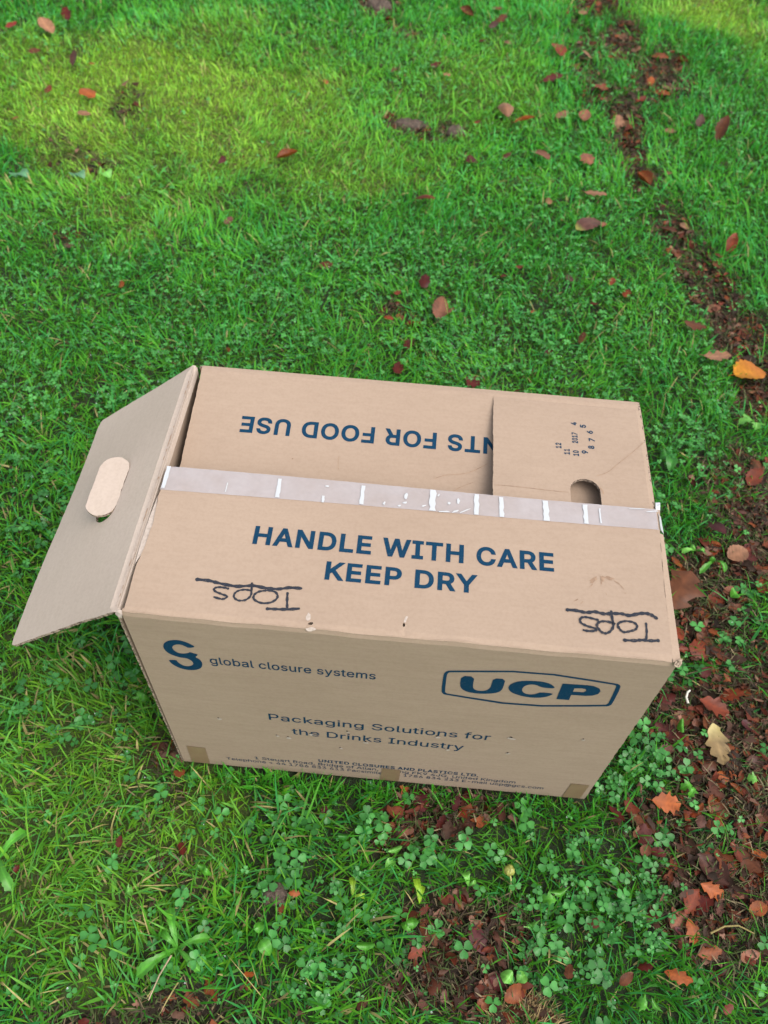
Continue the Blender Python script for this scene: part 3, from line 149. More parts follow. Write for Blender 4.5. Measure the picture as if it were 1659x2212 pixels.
m, nt, b, out = new_mat("tape_air_wrinkle"); M_wrk = m
b.inputs['Base Color'].default_value = (.50, .525, .54, 1); b.inputs['Roughness'].default_value = .3
m, nt, b, out = new_mat("brown_parcel_tape"); M_btape = m
nt.links.new(ramp(nt, noise(nt, 40), [(.3, (.225, .150, .088)), (.7, (.265, .180, .108))]), b.inputs['Base Color']); b.inputs['Roughness'].default_value = .38

# plants and soil --------------------------------------------------------------
def leafy_mat(name, rough, transl, spec=.5, coat=0):
    m, nt, b, out = new_mat(name)
    a = nt.nodes.new('ShaderNodeAttribute'); a.attribute_name = 'Col'
    n = noise(nt, 60, 3)
    col = mixc(nt, 1.0, a.outputs[0], ramp(nt, n, [(.3, (.80, .80, .80)), (.7, (1.15, 1.12, 1.1))]), 'MULTIPLY')
    nt.links.new(col, b.inputs['Base Color'])
    b.inputs['Roughness'].default_value = rough; b.inputs['Specular IOR Level'].default_value = spec
    b.inputs['Coat Weight'].default_value = coat; b.inputs['Coat Roughness'].default_value = .15
    t = nt.nodes.new('ShaderNodeBsdfTranslucent'); nt.links.new(col, t.inputs[0])
    mx = nt.nodes.new('ShaderNodeMixShader'); mx.inputs[0].default_value = transl
    nt.links.new(b.outputs[0], mx.inputs[1]); nt.links.new(t.outputs[0], mx.inputs[2]); nt.links.new(mx.outputs[0], out.inputs[0])
    return m
M_grass = leafy_mat("grass_blades", .45, .42, .20)
M_clover = leafy_mat("clover_leaves", .30, .28, .34)
M_leaf = leafy_mat("wet_dead_leaf", .48, .10, .25, .04)
M_weed = leafy_mat("weed_leaves", .38, .25, .5)
M_deb = leafy_mat("litter_scraps", .6, .05, .15)
m, nt, b, out = new_mat("soil_and_moss"); M_soil = m
a = nt.nodes.new('ShaderNodeAttribute'); a.attribute_name = 'Col'
n = noise(nt, 55, 6, .7); n2 = noise(nt, 400, 3, .7)
col = mixc(nt, 1.0, a.outputs[0], ramp(nt, n, [(.3, (.45, .45, .45)), (.7, (1.5, 1.45, 1.4))]), 'MULTIPLY')
nt.links.new(col, b.inputs['Base Color']); b.inputs['Roughness'].default_value = .8
pv = bump(nt, b, n, .9, .02); bump(nt, b, n2, .8, .003, pv)
m, nt, b, out = new_mat("soil_lump"); M_clod = m
nt.links.new(ramp(nt, noise(nt, 90, 5, .7), [(.35, (.035, .024, .018)), (.65, (.14, .10, .075))]), b.inputs['Base Color']); b.inputs['Roughness'].default_value = .8
bump(nt, b, noise(nt, 200, 4, .7), .8, .003)
m, nt, b, out = new_mat("water_drop"); M_drop = m
b.inputs['Base Color'].default_value = (.9, .95, .95, 1); b.inputs['Roughness'].default_value = .03
b.inputs['Transmission Weight'].default_value = .85; b.inputs['IOR'].default_value = 1.33

def mesh_obj(name, V, F, mats, parent=None, midx=None, cols=None, smooth=False, loc=None):
    """V list/array of world points; the object's origin is put at loc (or its parent's place)."""
    V = np.asarray(V, dtype=np.float32).reshape(-1, 3)
    off = np.zeros(3)
    if parent is not None: off = np.array(parent['_o'])
    elif loc is not None: off = np.array(loc)
    me = bpy.data.meshes.new(name)
    me.from_pydata((V - off).tolist(), [], [list(map(int, f)) for f in F])
    for mt in (mats if isinstance(mats, (list, tuple)) else [mats]): me.materials.append(mt)
    if midx is not None: me.polygons.foreach_set('material_index', np.asarray(midx, dtype=np.int32))
    if cols is not None:
        ca = me.color_attributes.new('Col', 'FLOAT_COLOR', 'POINT')
        c = np.ones((len(V), 4), dtype=np.float32); c[:, :3] = cols
        ca.data.foreach_set('color', c.ravel())
    if smooth: me.polygons.foreach_set('use_smooth', np.ones(len(me.polygons), dtype=bool))
    me.update()
    o = bpy.data.objects.new(name, me); scene.collection.objects.link(o)
    if parent is not None: o.parent = parent; o['_o'] = list(map(float, off))
    else: o.location = off.tolist(); o['_o'] = list(map(float, off))
    if parent is not None and parent.type != 'EMPTY' and False: pass
    return o

def fast_mesh(name, V, Q, loops_per, mat, cols, smooth=True):
    """big single mesh from numpy: Q list of (n,k) index arrays"""
    me = bpy.data.meshes.new(name)
    nv = len(V); me.vertices.add(nv); me.vertices.foreach_set('co', V.astype(np.float32).ravel())
    tot = np.concatenate([q.ravel() for q in Q]).astype(np.int32)
    sizes = np.concatenate([np.full(len(q), q.shape[1]) for q in Q]).astype(np.int32)
    starts = np.concatenate([[0], np.cumsum(sizes)[:-1]]).astype(np.int32)
    me.loops.add(len(tot)); me.loops.foreach_set('vertex_index', tot)
    me.polygons.add(len(sizes)); me.polygons.foreach_set('loop_start', starts)
    try: me.polygons.foreach_set('loop_total', sizes)
    except Exception: pass
    me.update(calc_edges=True)
    if smooth: me.polygons.foreach_set('use_smooth', np.ones(len(sizes), dtype=bool))
    ca = me.color_attributes.new('Col', 'FLOAT_COLOR', 'POINT')
    c = np.ones((nv, 4), dtype=np.float32); c[:, :3] = cols
    ca.data.foreach_set('color', c.ravel())
    me.materials.append(mat); me.update()
    o = bpy.data.objects.new(name, me); scene.collection.objects.link(o); return o

# value noise -----------------------------------------------------------------
_tab = np.random.default_rng(5).random((256, 256))
def vnoise(x, y):
    xi = np.floor(x).astype(int); yi = np.floor(y).astype(int); fx = x - xi; fy = y - yi
    fx = fx * fx * (3 - 2 * fx); fy = fy * fy * (3 - 2 * fy)
    g = lambda a, b: _tab[a & 255, b & 255]
    return (g(xi, yi) * (1 - fx) + g(xi + 1, yi) * fx) * (1 - fy) + (g(xi, yi + 1) * (1 - fx) + g(xi + 1, yi + 1) * fx) * fy
def fbm(x, y, s, o=4):
    x = np.asarray(x, float) * s + 31.7; y = np.asarray(y, float) * s + 17.3; v = 0; a = .5; t = 0
    for k in range(o): v = v + a * vnoise(x, y); t += a; x = x * 2.03 + 9.1; y = y * 2.03 + 4.7; a *= .55
    return v / t
def field(kind, x, y):
    x = np.asarray(x, float); y = np.asarray(y, float)
    wx = x + (fbm(x, y, 14) - .5) * .10; wy = y + (fbm(x + 5, y, 14) - .5) * .10
    if kind != 'mud':
        wx = wx + (fbm(x, y + 9, 3.1) - .5) * .55; wy = wy + (fbm(x + 7, y, 3.1) - .5) * .55
    f = np.zeros_like(wx)
    for cx, cy, ax, ay, bx, by, s in MASK[kind]:
        det = ax * by - ay * bx; dx = wx - cx; dy = wy - cy
        a = (dx * by - dy * bx) / det; b = (-dx * ay + dy * ax) / det
        r = np.sqrt(a * a + b * b)
        f = np.maximum(f, s * np.clip(((1.25 - r) / .5) if kind == 'mud' else ((1.55 - r) / 1.05), 0, 1))
    if kind == 'mud': f = f * np.clip(.82 + 2.2 * (fbm(x + 2, y, 17, 3) - .40), .42, 1)
    return f
def gz(x, y):
    x = np.asarray(x, float); y = np.asarray(y, float)
    h = (fbm(x, y, 3.0) - .5) * .035 + (fbm(x, y, 16) - .5) * .014
    dx = np.maximum(np.maximum(-x, x - W), 0); dy = np.maximum(np.maximum(-y, y - D), 0)
    near = np.clip(1 - np.hypot(dx, dy) / .22, 0, 1)
    h = h * (1 - near) - .012 * near
    return h - .010 * field('mud', x, y) - .004
def gz1(x, y): return float(gz(np.array([x]), np.array([y]))[0])

# ------------------------------------------------------------------ ground sheet
def axis(lo, hi, fine_lo, fine_hi, st):
    a = list(np.arange(fine_lo, fine_hi, st)); g = st; p = fine_lo; L = []
    while p > lo: g *= 1.35; p -= g; L.append(max(p, lo))
    g = st; p = a[-1]; U = []
    while p < hi: g *= 1.35; p += g; U.append(min(p, hi))
    return np.array(sorted(set(L + a + U)))
gxs = axis(-120, 120, -1.7, 2.2, .014); gys = axis(-120, 120, -.8, 3.5, .014)
GX, GY = np.meshgrid(gxs, gys); gx = GX.ravel(); gy = GY.ravel()
gzv = gz(gx, gy); V = np.c_[gx, gy, gzv]
nx_, ny_ = len(gxs), len(gys)
ii = (np.arange(ny_ - 1)[:, None] * nx_ + np.arange(nx_ - 1)[None]).ravel()
Q = np.c_[ii, ii + 1, ii + nx_ + 1, ii + nx_]
mudv = field('mud', gx, gy)[:, None]; mossv = field('moss', gx, gy)[:, None]; fr = fbm(gx, gy, 9)[:, None]
green = np.array([.016, .034, .006]); soil = np.array([.038, .024, .015]); mossc = np.array([.13, .20, .015])
c = green * (1 - mossv) + mossc * mossv
bare = np.clip(mudv * 1.2 + (fr < .40) * .35, 0, 1)
c = c * (1 - bare) + soil * bare
far = np.clip((np.maximum(np.maximum(-1.65 - gx, gx - 2.1), np.maximum(-.7 - gy, gy - 3.25))) / .35, 0, 1)[:, None]
c = c * (1 - far) + np.array([.055, .19, .022]) * far
ground = fast_mesh('ground', V, [Q], None, M_soil, c)
tag(ground, kind='structure')

# ------------------------------------------------------------------ 2-D shapes, lettering
def resample(poly, step):
    out = []
    n = len(poly)
    for i in range(n):
        a = Vector(poly[i]); b = Vector(poly[(i + 1) % n]); k = max(1, int(math.ceil((b - a).length / step)))
        for j in range(k): out.append(tuple(a.lerp(b, j / k)))
    return out
def area(p): return .5 * sum(p[i - 1][0] * p[i][1] - p[i][0] * p[i - 1][1] for i in range(len(p)))
def clean(p):
    out = []
    for q in p:
        if not out or abs(q[0] - out[-1][0]) + abs(q[1] - out[-1][1]) > 1e-7: out.append(q)
    if len(out) > 1 and abs(out[0][0] - out[-1][0]) + abs(out[0][1] - out[-1][1]) < 1e-7: out.pop()
    return out
def smooth_poly(P, it=2):
    for _ in range(it):
        Q = []
        for i in range(len(P)):
            a = P[i]; b = P[(i + 1) % len(P)]
            Q += [(a[0] * .75 + b[0] * .25, a[1] * .75 + b[1] * .25), (a[0] * .25 + b[0] * .75, a[1] * .25 + b[1] * .75)]
        P = Q
    return P
def fill2d(contours, extra=()):
    """triangles inside contours (even for overlapping contours: non-zero winding)"""
    contours = [clean(c) for c in contours]; contours = [c for c in contours if len(c) > 2]
    vs = []; es = []
    for c in contours:
        s = len(vs); n = len(c); vs += [Vector(p) for p in c]; es += [(s + i, s + (i + 1) % n) for i in range(n)]
    vs += [Vector(p) for p in extra]
    r = delaunay_2d_cdt(vs, es, [], 0, 1e-7)
    ov = np.array([tuple(v) for v in r[0]]); tf = [f for f in r[2]]
    if not tf: return ov, []
    T3 = np.array([f[:3] for f in tf]); cen = ov[T3].mean(axis=1)
    wnd = np.zeros(len(cen), int)
    for c in contours:
        p = np.array(c); q = np.roll(p, -1, axis=0)
        for (x0, y0), (x1, y1) in zip(p, q):
            up = (y0 <= cen[:, 1]) & (y1 > cen[:, 1]); dn = (y0 > cen[:, 1]) & (y1 <= cen[:, 1])
            m_ = up | dn
            if not m_.any(): continue
            xi = x0 + (cen[:, 1] - y0) * (x1 - x0) / ((y1 - y0) if y1 != y0 else 1e-12)
            wnd += np.where(up & (xi > cen[:, 0]), 1, 0) - np.where(dn & (xi > cen[:, 0]), 1, 0)
    keep = [list(map(int, f)) for f, w_ in zip(T3, wnd) if w_ != 0]
    return ov, keep
def offset(contours, d):
    if not contours: return contours
    big = max(contours, key=lambda c: abs(area(c))); sg = 1 if area(big) > 0 else -1
    out = []
    for c in contours:
        n = len(c); o = []
        for i in range(n):
            a = Vector(c[i - 1]); b = Vector(c[i]); e = Vector(c[(i + 1) % n])
            d1 = (b - a); d2 = (e - b)
            if d1.length < 1e-9 or d2.length < 1e-9: o.append(tuple(b)); continue
            d1.normalize(); d2.normalize()
            n1 = Vector((d1.y, -d1.x)) * sg; n2 = Vector((d2.y, -d2.x)) * sg
            m_ = n1 + n2
            if m_.length < .3: m_ = n1.copy(); k = 1
            else: m_.normalize(); k = 1 / max(.5, m_.dot(n1))
            o.append(tuple(b + m_ * d * k))
        out.append(o)
    return out
CAPH = max(GL['H'][1][0][1::2]) / 1000
def text2d(s, x0, x1, base, cap, bold=0.0, flip=False, xr=None):
    """list of glyphs, each a list of contours; stretched to span x0..x1"""
    pen = 0; gl = []
    for ch in s:
        adv, cs = GL[ch]
        c2 = [[(pen + c[i] / 1000, c[i + 1] / 1000) for i in range(0, len(c), 2)] for c in cs]
        if bold: c2 = offset(c2, bold); adv += bold * 1.7
        if c2: gl.append(c2)
        pen += adv
    xs = [p[0] for g in gl for c in g for p in c]; a, b = min(xs), max(xs)
    k = cap / (CAPH + 2 * bold)
    out = []
    for g in gl:
        G = []
        for c in g:
            P = []
            for x, y in c:
                t = (x - a) / (b - a); u = x0 + (x1 - x0) * t; v = (y + bold) * k
                P.append((u, base + v) if not flip else (x0 + x1 - u, base - v))
            G.append(P)
        out.append(G)
    return out
def ribbon(pts, w):
    """stroke polygon around a polyline"""
    P = [Vector(p) for p in pts]
    # catmull smoothing
    S = []
    for i in range(len(P) - 1):
        p0 = P[max(i - 1, 0)]; p1 = P[i]; p2 = P[i + 1]; p3 = P[min(i + 2, len(P) - 1)]
        for k in range(5):
            t = k / 5
            S.append(.5 * ((2 * p1) + (p2 - p0) * t + (2 * p0 - 5 * p1 + 4 * p2 - p3) * t * t + (3 * p1 - p0 - 3 * p2 + p3) * t ** 3))
    S.append(P[-1]); L = []; Rr = []
    for i, p in enumerate(S):
        d = (S[min(i + 1, len(S) - 1)] - S[max(i - 1, 0)])
        if d.length < 1e-9: d = Vector((1, 0))
        d.normalize(); n_ = Vector((-d.y, d.x)); ww = w * (.5 + .12 * math.sin(i * 1.7) + .05 * random.uniform(-1, 1))
        if i in (0, len(S) - 1): ww *= .6
        L.append(tuple(p + n_ * ww)); Rr.append(tuple(p - n_ * ww))
    return L, Rr
def blob(cx, cy, rx, ry, n=10, j=.25, ang=0):
    out = []
    for i in range(n):
        a = 2 * math.pi * i / n; r = 1 + random.uniform(-j, j); x = math.cos(a) * rx * r; y = math.sin(a) * ry * r
        out.append((cx + x * math.cos(ang) - y * math.sin(ang), cy + x * math.sin(ang) + y * math.cos(ang)))
    return out

def panel(name, outline, mapf, parent, t=T, grid=.02, holes=(), inks=(), mats=None, rough=.0005, label=None, clean_if=lambda u, v: False):
    """a sheet of corrugated board: outer face, inner face and raw edge, plus printed or torn marks.
       inks = list of (list-of-contours, material slot, height) ; ribbons are (('R', L, R), slot, height)"""
    mats = mats or [M_board_x, M_in, M_edge, M_ink, M_pen, M_torn, M_scuff, M_dark]
    ol = resample(outline, .006)
    if rough: ol = [p if clean_if(*p) else (p[0] + random.uniform(-rough, rough), p[1] + random.uniform(-rough, rough)) for p in ol]
    hs_ = [resample(h, .003) for h in holes]
    if area(ol) < 0: ol.reverse()
    hs_ = [h if area(h) < 0 else h[::-1] for h in hs_]
    xs = [p[0] for p in ol]; ys = [p[1] for p in ol]
    ex = [(x, y) for x in np.arange(min(xs) + grid * .5, max(xs), grid) for y in np.arange(min(ys) + grid * .5, max(ys), grid)]
    v2, tr = fill2d([ol] + hs_, ex)
    used = sorted({i for f in tr for i in f}); re = {k: i for i, k in enumerate(used)}
    v2 = v2[used]; tr = [[re[i] for i in f] for f in tr]
    n = len(v2); V = [mapf(u, v, 0) for u, v in v2] + [mapf(u, v, -t) for u, v in v2]
    F = [f for f in tr] + [[i + n for i in f[::-1]] for f in tr]; mi = [0] * len(tr) + [1] * len(tr)
    ed = {}
    for f in tr:
        for k in range(3):
            a, b = f[k], f[(k + 1) % 3]
            if (b, a) in ed: del ed[(b, a)]
            else: ed[(a, b)] = 1
    for a, b in ed: F.append([b, a, a + n, b + n]); mi.append(2)
    for ik, slot, hgt in inks:
        s = len(V)
        if ik and isinstance(ik[0], str):
            L, Rr = ik[1], ik[2]; k = len(L)
            V += [mapf(*p, hgt) for p in L] + [mapf(*p, hgt) for p in Rr]
            for i in range(k - 1): F.append([s + i, s + k + i, s + k + i + 1, s + i + 1]); mi.append(slot)
        else:
            a2, t2 = fill2d(ik)
            V += [mapf(u, v, hgt) for u, v in a2]; F += [[i + s for i in f] for f in t2]; mi += [slot] * len(t2)
    o = mesh_obj(name, V, F, mats, parent, mi)
    if label: o['label'] = label
    return o

# ------------------------------------------------------------------ the cardboard box
box = bpy.data.objects.new('cardboard_box', None); scene.collection.objects.link(box)
box.location = (.3, .197, 0); box['_o'] = [.3, .197, 0.0]; box.empty_display_size = .1
tag(box, 'large brown corrugated cardboard box with printed sides standing on the lawn, one flap hanging open', 'box')
inkset = lambda groups, slot=3, h=.00035: [(g, slot, h) for g in groups]

def wav(u): return .0009 * math.sin(u * 37 + .6) + .0006 * math.sin(u * 91)
# front panel
def map_front(u, v, w):
    e = max(0, 1 - (H - .0005 - v) / .006)
    y = -.0022 * math.sin(math.pi * min(max(u / W, 0), 1)) * math.sin(math.pi * min(max(v / H, 0), 1)) + .003 * e * e
    return (u, y - w, v + (wav(u) if v > H - .01 else 0))
fr_ink = []
fr_ink += inkset(text2d("global closure systems", .0843, .2790, .3362, .0178, .006))
fr_ink += inkset(text2d("Packaging Solutions for", .1430, .4329, .1897, .0195, .004))
fr_ink += inkset(text2d("the Drinks Industry", .1712, .4025, .1485, .0195, .004))
fr_ink += inkset(text2d("UNITED CLOSURES AND PLASTICS LTD.", .2045, .4350, .0520, .0108, .020))
fr_ink += inkset(text2d("1 Steuart Road, Bridge of Allan, Stirling FK9 4JG, United Kingdom", .1107, .4904, .0385, .0098, .002))
fr_ink += inkset(text2d("Telephone + 44 1786 833 613 Facsimile +44 1786 834 233 E-mail ucp@gcs.com", .0677, .5334, .0248, .0098, .002))
fr_ink += [([smooth_poly(LOGO['S'][0], 1)], 3, .00035), ([smooth_poly(LOGO['U'][0], 1)], 3, .00035), ([smooth_poly(LOGO['C'][0], 1)], 3, .00035)]
Pq = [LOGO['P'][0], LOGO['P'][1]]
if area(Pq[0]) * area(Pq[1]) > 0: Pq[1] = Pq[1][::-1]
fr_ink.append((Pq, 3, .00035))
Fq = [smooth_poly(LOGO['F'][0], 1), smooth_poly(LOGO['F'][1], 1)]
if area(Fq[0]) * area(Fq[1]) > 0: Fq[1] = Fq[1][::-1]
fr_ink.append((Fq, 3, .00035))
for x, z in [(.0750, .1765), (.1502, .1375), (.1658, .1351), (.1968, .1546), (.2371, .1146), (.2721, .1451), (.2468, .1753), (.4594, .2029), (.5491, .2179), (.4628, .1513), (.3647, .1868), (.3828, .1461)]:
    s = .0035 if (x, z) == (.4594, .2029) else random.uniform(.0020, .0032)
    fr_ink.append(([blob(x, z - .001, s * 1.3, s, 8, .45)], 5, .0007))
    fr_ink.append(([blob(x - .001, z + .0022, s * .5, s * .9, 6, .3)], 7, .0005))
front_panel = panel('front_panel', [(0, 0), (W, 0), (W, H - .0015), (0, H - .0015)], map_front, box, inks=fr_ink,
                    mats=[M_front, M_in, M_front, M_ink, M_pen, M_torn, M_scuff, M_dark], clean_if=lambda u, v: v > H - .01 or u < .003)
# brown parcel tape coming up from under the box
for x0, x1, h0, lab in ((.0125, .0395, .0635, 'brown parcel tape at the lower left corner'), (.2950, .3225, .0495, 'brown parcel tape at the middle of the base'), (.5660, .5925, .0580, 'brown parcel tape at the lower right corner')):
    P = [(x0, .0015), (x1, .0015), (x1 + .001, h0), (x0 + .0015, h0 + .001)]
    v2, tr = fill2d([resample(P, .004)], [(x0 + (x1 - x0) * i / 5, h0 * j / 8) for i in range(1, 5) for j in range(1, 8)])
    tp = mesh_obj('parcel_tape', [map_front(u, v, .0006) for u, v in v2] + [map_front(u, v, .0002) for u, v in v2],
                  tr + [[i + len(v2) for i in f[::-1]] for f in tr], M_btape, front_panel)
    tp['label'] = lab
# back, right, left and bottom
panel('back_panel', [(0, 0), (W, 0), (W, H - .0055), (0, H - .0055)], lambda u, v, w: (u, D + w, v), box, grid=.05)
def map_right(u, v, w): return (W + w + .002 * math.sin(math.pi * u / D) * math.sin(math.pi * min(1, max(0, v / H))), u, v)
panel('side_panel', [(0.001, 0), (D - .001, 0), (D - .001, H - .004), (0.001, H - .004)], map_right, box, grid=.03, label='right side panel of the box')
panel('side_panel', [(0.001, 0), (D - .001, 0), (D - .001, H - .008), (0.001, H - .008)], lambda u, v, w: (-.0014 - .0030 * v / H + w, u, v), box, t=.0022, grid=.05, label='left side panel of the box')
panel('bottom_panel', [(.001, .001), (W - .001, .001), (W - .001, D - .001), (.001, D - .001)], lambda u, v, w: (u, v, .005 + w), box, t=.004, grid=.05, mats=[M_in, M_in, M_edge])

# front flap: HANDLE WITH CARE / KEEP DRY
def map_ff(u, v, w):
    e = max(0, 1 - v / .006)
    z = H + .0032 * min(1, max(v, 0) / .2) - .0032 * e * e + .0012 * math.sin(u * 8.5 + .5) * min(1, max(v, 0) / .1)
    if v < .012: z += wav(u) * (1 - max(v, 0) / .012)
    return (u, v - (w * e * .5), z + w)
ff = []
ff += inkset(text2d("HANDLE WITH CARE", .1245, .4716, .1018, .0255, .026))
ff += inkset(text2d("KEEP DRY", .2126, .3843, .0633, .0243, .026))
def tops(data, k0):
    out = []
    for i, (wd, pts) in enumerate(data):
        L, Rr = ribbon(pts, wd * 1.32); out.append((('R', L, Rr), 4, .00030 + .00006 * (i + k0)))
    return out
ff += tops([(.0030, [(.0702, .0486), (.0850, .0485), (.0986, .0462), (.1173, .0444), (.1351, .0470), (.1500, .0455), (.1637, .0457), (.1760, .0488), (.1899, .0491)]),
            (.0020, [(.1745, .0429), (.1755, .033), (.1771, .0223)]), (.0026, [(.1540, .0198), (.1650, .0204), (.1771, .0213), (.1910, .0238)]),
            (.0020, [(.1513, .0426), (.1430, .0400), (.1385, .0350), (.1400, .0295), (.1490, .0262), (.1590, .0284), (.1645, .0350), (.1610, .0415), (.1513, .0428)]),
            (.0018, [(.1335, .0510), (.1346, .0417), (.1350, .0342), (.1306, .0284), (.1230, .0268), (.1175, .0300), (.1171, .0350), (.1210, .0392), (.1283, .0411), (.1349, .0402)]),
            (.0019, [(.1100, .0400), (.1040, .0412), (.0970, .0410), (.0935, .0385), (.0960, .0352), (.1042, .0325), (.1096, .0305), (.1053, .0267), (.0947, .0285)])], 0)
ff += tops([(.0030, [(.4822, .0527), (.4936, .0530), (.5045, .0515), (.5145, .0535), (.5242, .0519), (.5341, .0532), (.5440, .0540), (.5524, .0526), (.5639, .0562), (.5726, .0571), (.5784, .0550), (.5833, .0511)]),
            (.0017, [(.5699, .0456), (.5695, .0341), (.5677, .0236)]), (.0027, [(.5425, .0210), (.5555, .0217), (.5629, .0232), (.5712, .0231), (.5824, .0246)]),
            (.0020, [(.5481, .0451), (.5418, .0431), (.5384, .0392), (.5409, .0332), (.5449, .0309), (.5518, .0330), (.5575, .0356), (.5595, .0407), (.5554, .0445), (.5470, .0451)]),
            (.0021, [(.5325, .0570), (.5330, .0471), (.5334, .0373), (.5291, .0300), (.5235, .0273), (.5188, .0296), (.5155, .0360), (.5184, .0407), (.5259, .0424), (.5360, .0403)]),
            (.0021, [(.5180, .0430), (.5090, .0449), (.5017, .0453), (.4978, .0427), (.4981, .0379), (.5046, .0344), (.5130, .0324), (.5134, .0297), (.5066, .0283), (.4995, .0290)])], 6)
for cx, cy, rx, ry, an in ((.5160, .0955, .0068, .0024, .75), (.5262, .0985, .0030, .0036, .3), (.5335, .1000, .0060, .0022, -.15), (.5425, .0950, .0040, .0008, -.6), (.5478, .0890, .0035, .0007, -1.0), (.5506, .0815, .0012, .0005, .3),
                           (.5245, .0925, .0009, .0022, 0), (.4945, .0665, .0030, .0006, .6), (.5010, .0645, .0026, .0005, .9), (.529, .078, .0004, .0018, .2), (.5130, .0880, .0030, .0006, .9)):
    ff.append(([blob(cx, cy, rx, ry, 12, .35, an)], 6, .0003))
ff.append(([[(-.0018, .062), (-.0022, .095), (-.0015, .128), (.0005, .160), (.0056, .121), (.0042, .0824)]], 5, -.0014))
ff.append(([blob(.2015, .0150, .0026, .0050, 10, .25)], 5, .0004)); ff.append(([blob(.2055, .0010, .0050, .0016, 10, .3)], 5, .0005))
ff.append(([blob(.3070, .0225, .0014, .0040, 8, .3, -.3)], 5, .0004))
ffo = [(.0022, .0012), (W - .0058, .0012), (W - .0040, .1000), (W - .0005, .1700), (.6035, .2045), (.4500, .2048), (.2000, .2040), (.0012, .2033),
       (.0026, .168), (.0016, .158), (.0052, .120), (.0036, .0830), (.0010, .0600)]
front_flap = panel('front_flap', ffo, map_ff, box, grid=.014, inks=ff, holes=[blob(.2047, .0068, .0028, .0022, 9, .3), blob(.3053, .0160, .0013, .0030, 8, .2)], rough=.0004, clean_if=lambda u, v: v < .004 and .02 < u < .58)

# clear tape along the free edge of the front flap
def map_tape(u, v, w):
    z = map_ff(min(u, .6035), min(v, .2042), 0)
    over = max(0, u - .6005); ov2 = max(0, v - .2046)
    return (u - .3 * over, min(v, .2046) , z[2] + .0007 + w - over * .9 - ov2 * 1.0)
TO = [(.0014, .1678), (.15, .1692), (.30, .1712), (.45, .1725), (.598, .1738), (.6092, .1735), (.6072, .1990), (.5990, .2046), (.5950, .2088), (.30, .2088), (.0020, .2085)]
v2, tr = fill2d([resample(TO, .006)], [(x, y) for x in np.arange(.01, .6, .012) for y in (.176, .184, .192, .200, .2044)])
TV = [map_tape(u, v, .0002 * math.sin(u * 190) * math.sin(v * 240)) for u, v in v2]; TF = list(tr); TM = [0] * len(tr)
def tmark(poly, h):
    a2, t2 = fill2d([clean(poly)]); s = len(TV)
    TV.extend(map_tape(u, v, h) for u, v in a2); TF.extend([[i + s for i in f] for f in t2]); TM.extend([1] * len(t2))
for x, y0, y1, wd in ((.0045, .170, .2040, .0050), (.1423, .1705, .1990, .0050), (.2435, .1715, .2000, .0052), (.3285, .1718, .2035, .0078), (.3815, .1722, .2030, .0062), (.4115, .1722, .2020, .0060), (.4650, .1725, .2025, .0072), (.5125, .1735, .2020, .0060), (.1975, .1690, .1790, .0034), (.5300, .1760, .1980, .0022), (.0800, .172, .186, .0012)):
    n_ = 7
    L = [(x + wd * .5 * random.uniform(.65, 1.15) - .012 * (y - y0) , y) for y in np.linspace(y0, y1, n_)]
    Rr = [(x - wd * .5 * random.uniform(.65, 1.15) - .012 * (y - y0), y) for y in np.linspace(y0, y1, n_)]
    tmark(L + Rr[::-1], .0007)
for x, y, rx, ry, an in ((.2950, .1800, .0032, .0016, .3), (.2960, .1900, .0022, .0040, 0), (.3180, .1780, .0030, .0010, .5), (.3590, .1900, .0018, .0038, .1), (.3560, .1740, .0050, .0012, .5), (.3680, .1765, .0080, .0008, .55), (.3430, .1720, .0080, .0010, .1), (.2705, .1760, .0015, .0024, 0), (.2890, .1745, .0018, .0014, 0),
                         (.2000, .1940, .0024, .0012, 0), (.3480, .1850, .0016, .0018, 0), (.3350, .1960, .0022, .0010, 1), (.5950, .2005, .0080, .0007, .2), (.5750, .2020, .0100, .0006, .1)):
    tmark(blob(x, y, rx, ry, 10, .35, an), .0008)
tmark([(.6006, .1740), (.6090, .1736), (.6072, .1970), (.6008, .1985)], .0007)
tape = mesh_obj('clear_tape', TV, TF, [M_tape, M_wrk], front_flap, TM)
tape['label'] = 'strip of clear packing tape with white wrinkles along the flap edge'
# loose tape end behind the right edge
tv = [(.600, .2110, H - .001), (.6065, .2150, H - .002), (.6078, .2215, H - .004), (.6015, .2200, H - .003), (.6060, .2040, H - .006), (.6005, .2050, H - .003)]
mesh_obj('tape_end', tv, [[0, 1, 2, 3], [0, 5, 4, 1]], M_wrk, front_flap)['label'] = 'loose crumpled end of the clear tape'

# back flap: ... COMPONENTS FOR FOOD USE, tipped down into the box
BA = R(9.0)
def map_bf(u, v, w):
    e = max(0, 1 - v / .006); s = v
    y = D - .0005 - s * math.cos(BA); z = H - .0005 - s * math.sin(BA) - .003 * e * e + .0015 * math.sin(u * 11) * (v / .2)
    return (u, y - w * math.sin(BA) + e * w * .5, z + w * math.cos(BA))
bf = inkset(text2d("COMPONENTS FOR FOOD USE", .0722, .5935, .0803, .0256, .024, flip=False))
def flipx(gs): return [([[(.0722 + .5935 - p[0], p[1]) for p in c] for c in g], s, h) for g, s, h in gs]
bf = flipx(bf)
bf.append((('R',) + ribbon([(.330, .150), (.345, .143), (.372, .137), (.398, .120)], .0009), 6, .0003))
bf.append((('R',) + ribbon([(.352, .170), (.362, .160), (.380, .150)], .0007), 6, .0003))
bf.append((('R',) + ribbon([(.2055, .130), (.206, .142), (.2075, .150)], .0006), 6, .0003))
bf.append(([blob(.147, .140, .0012, .0010, 7)], 6, .0003)); bf.append(([blob(.19, .172, .0008, .0008, 7)], 6, .0003))
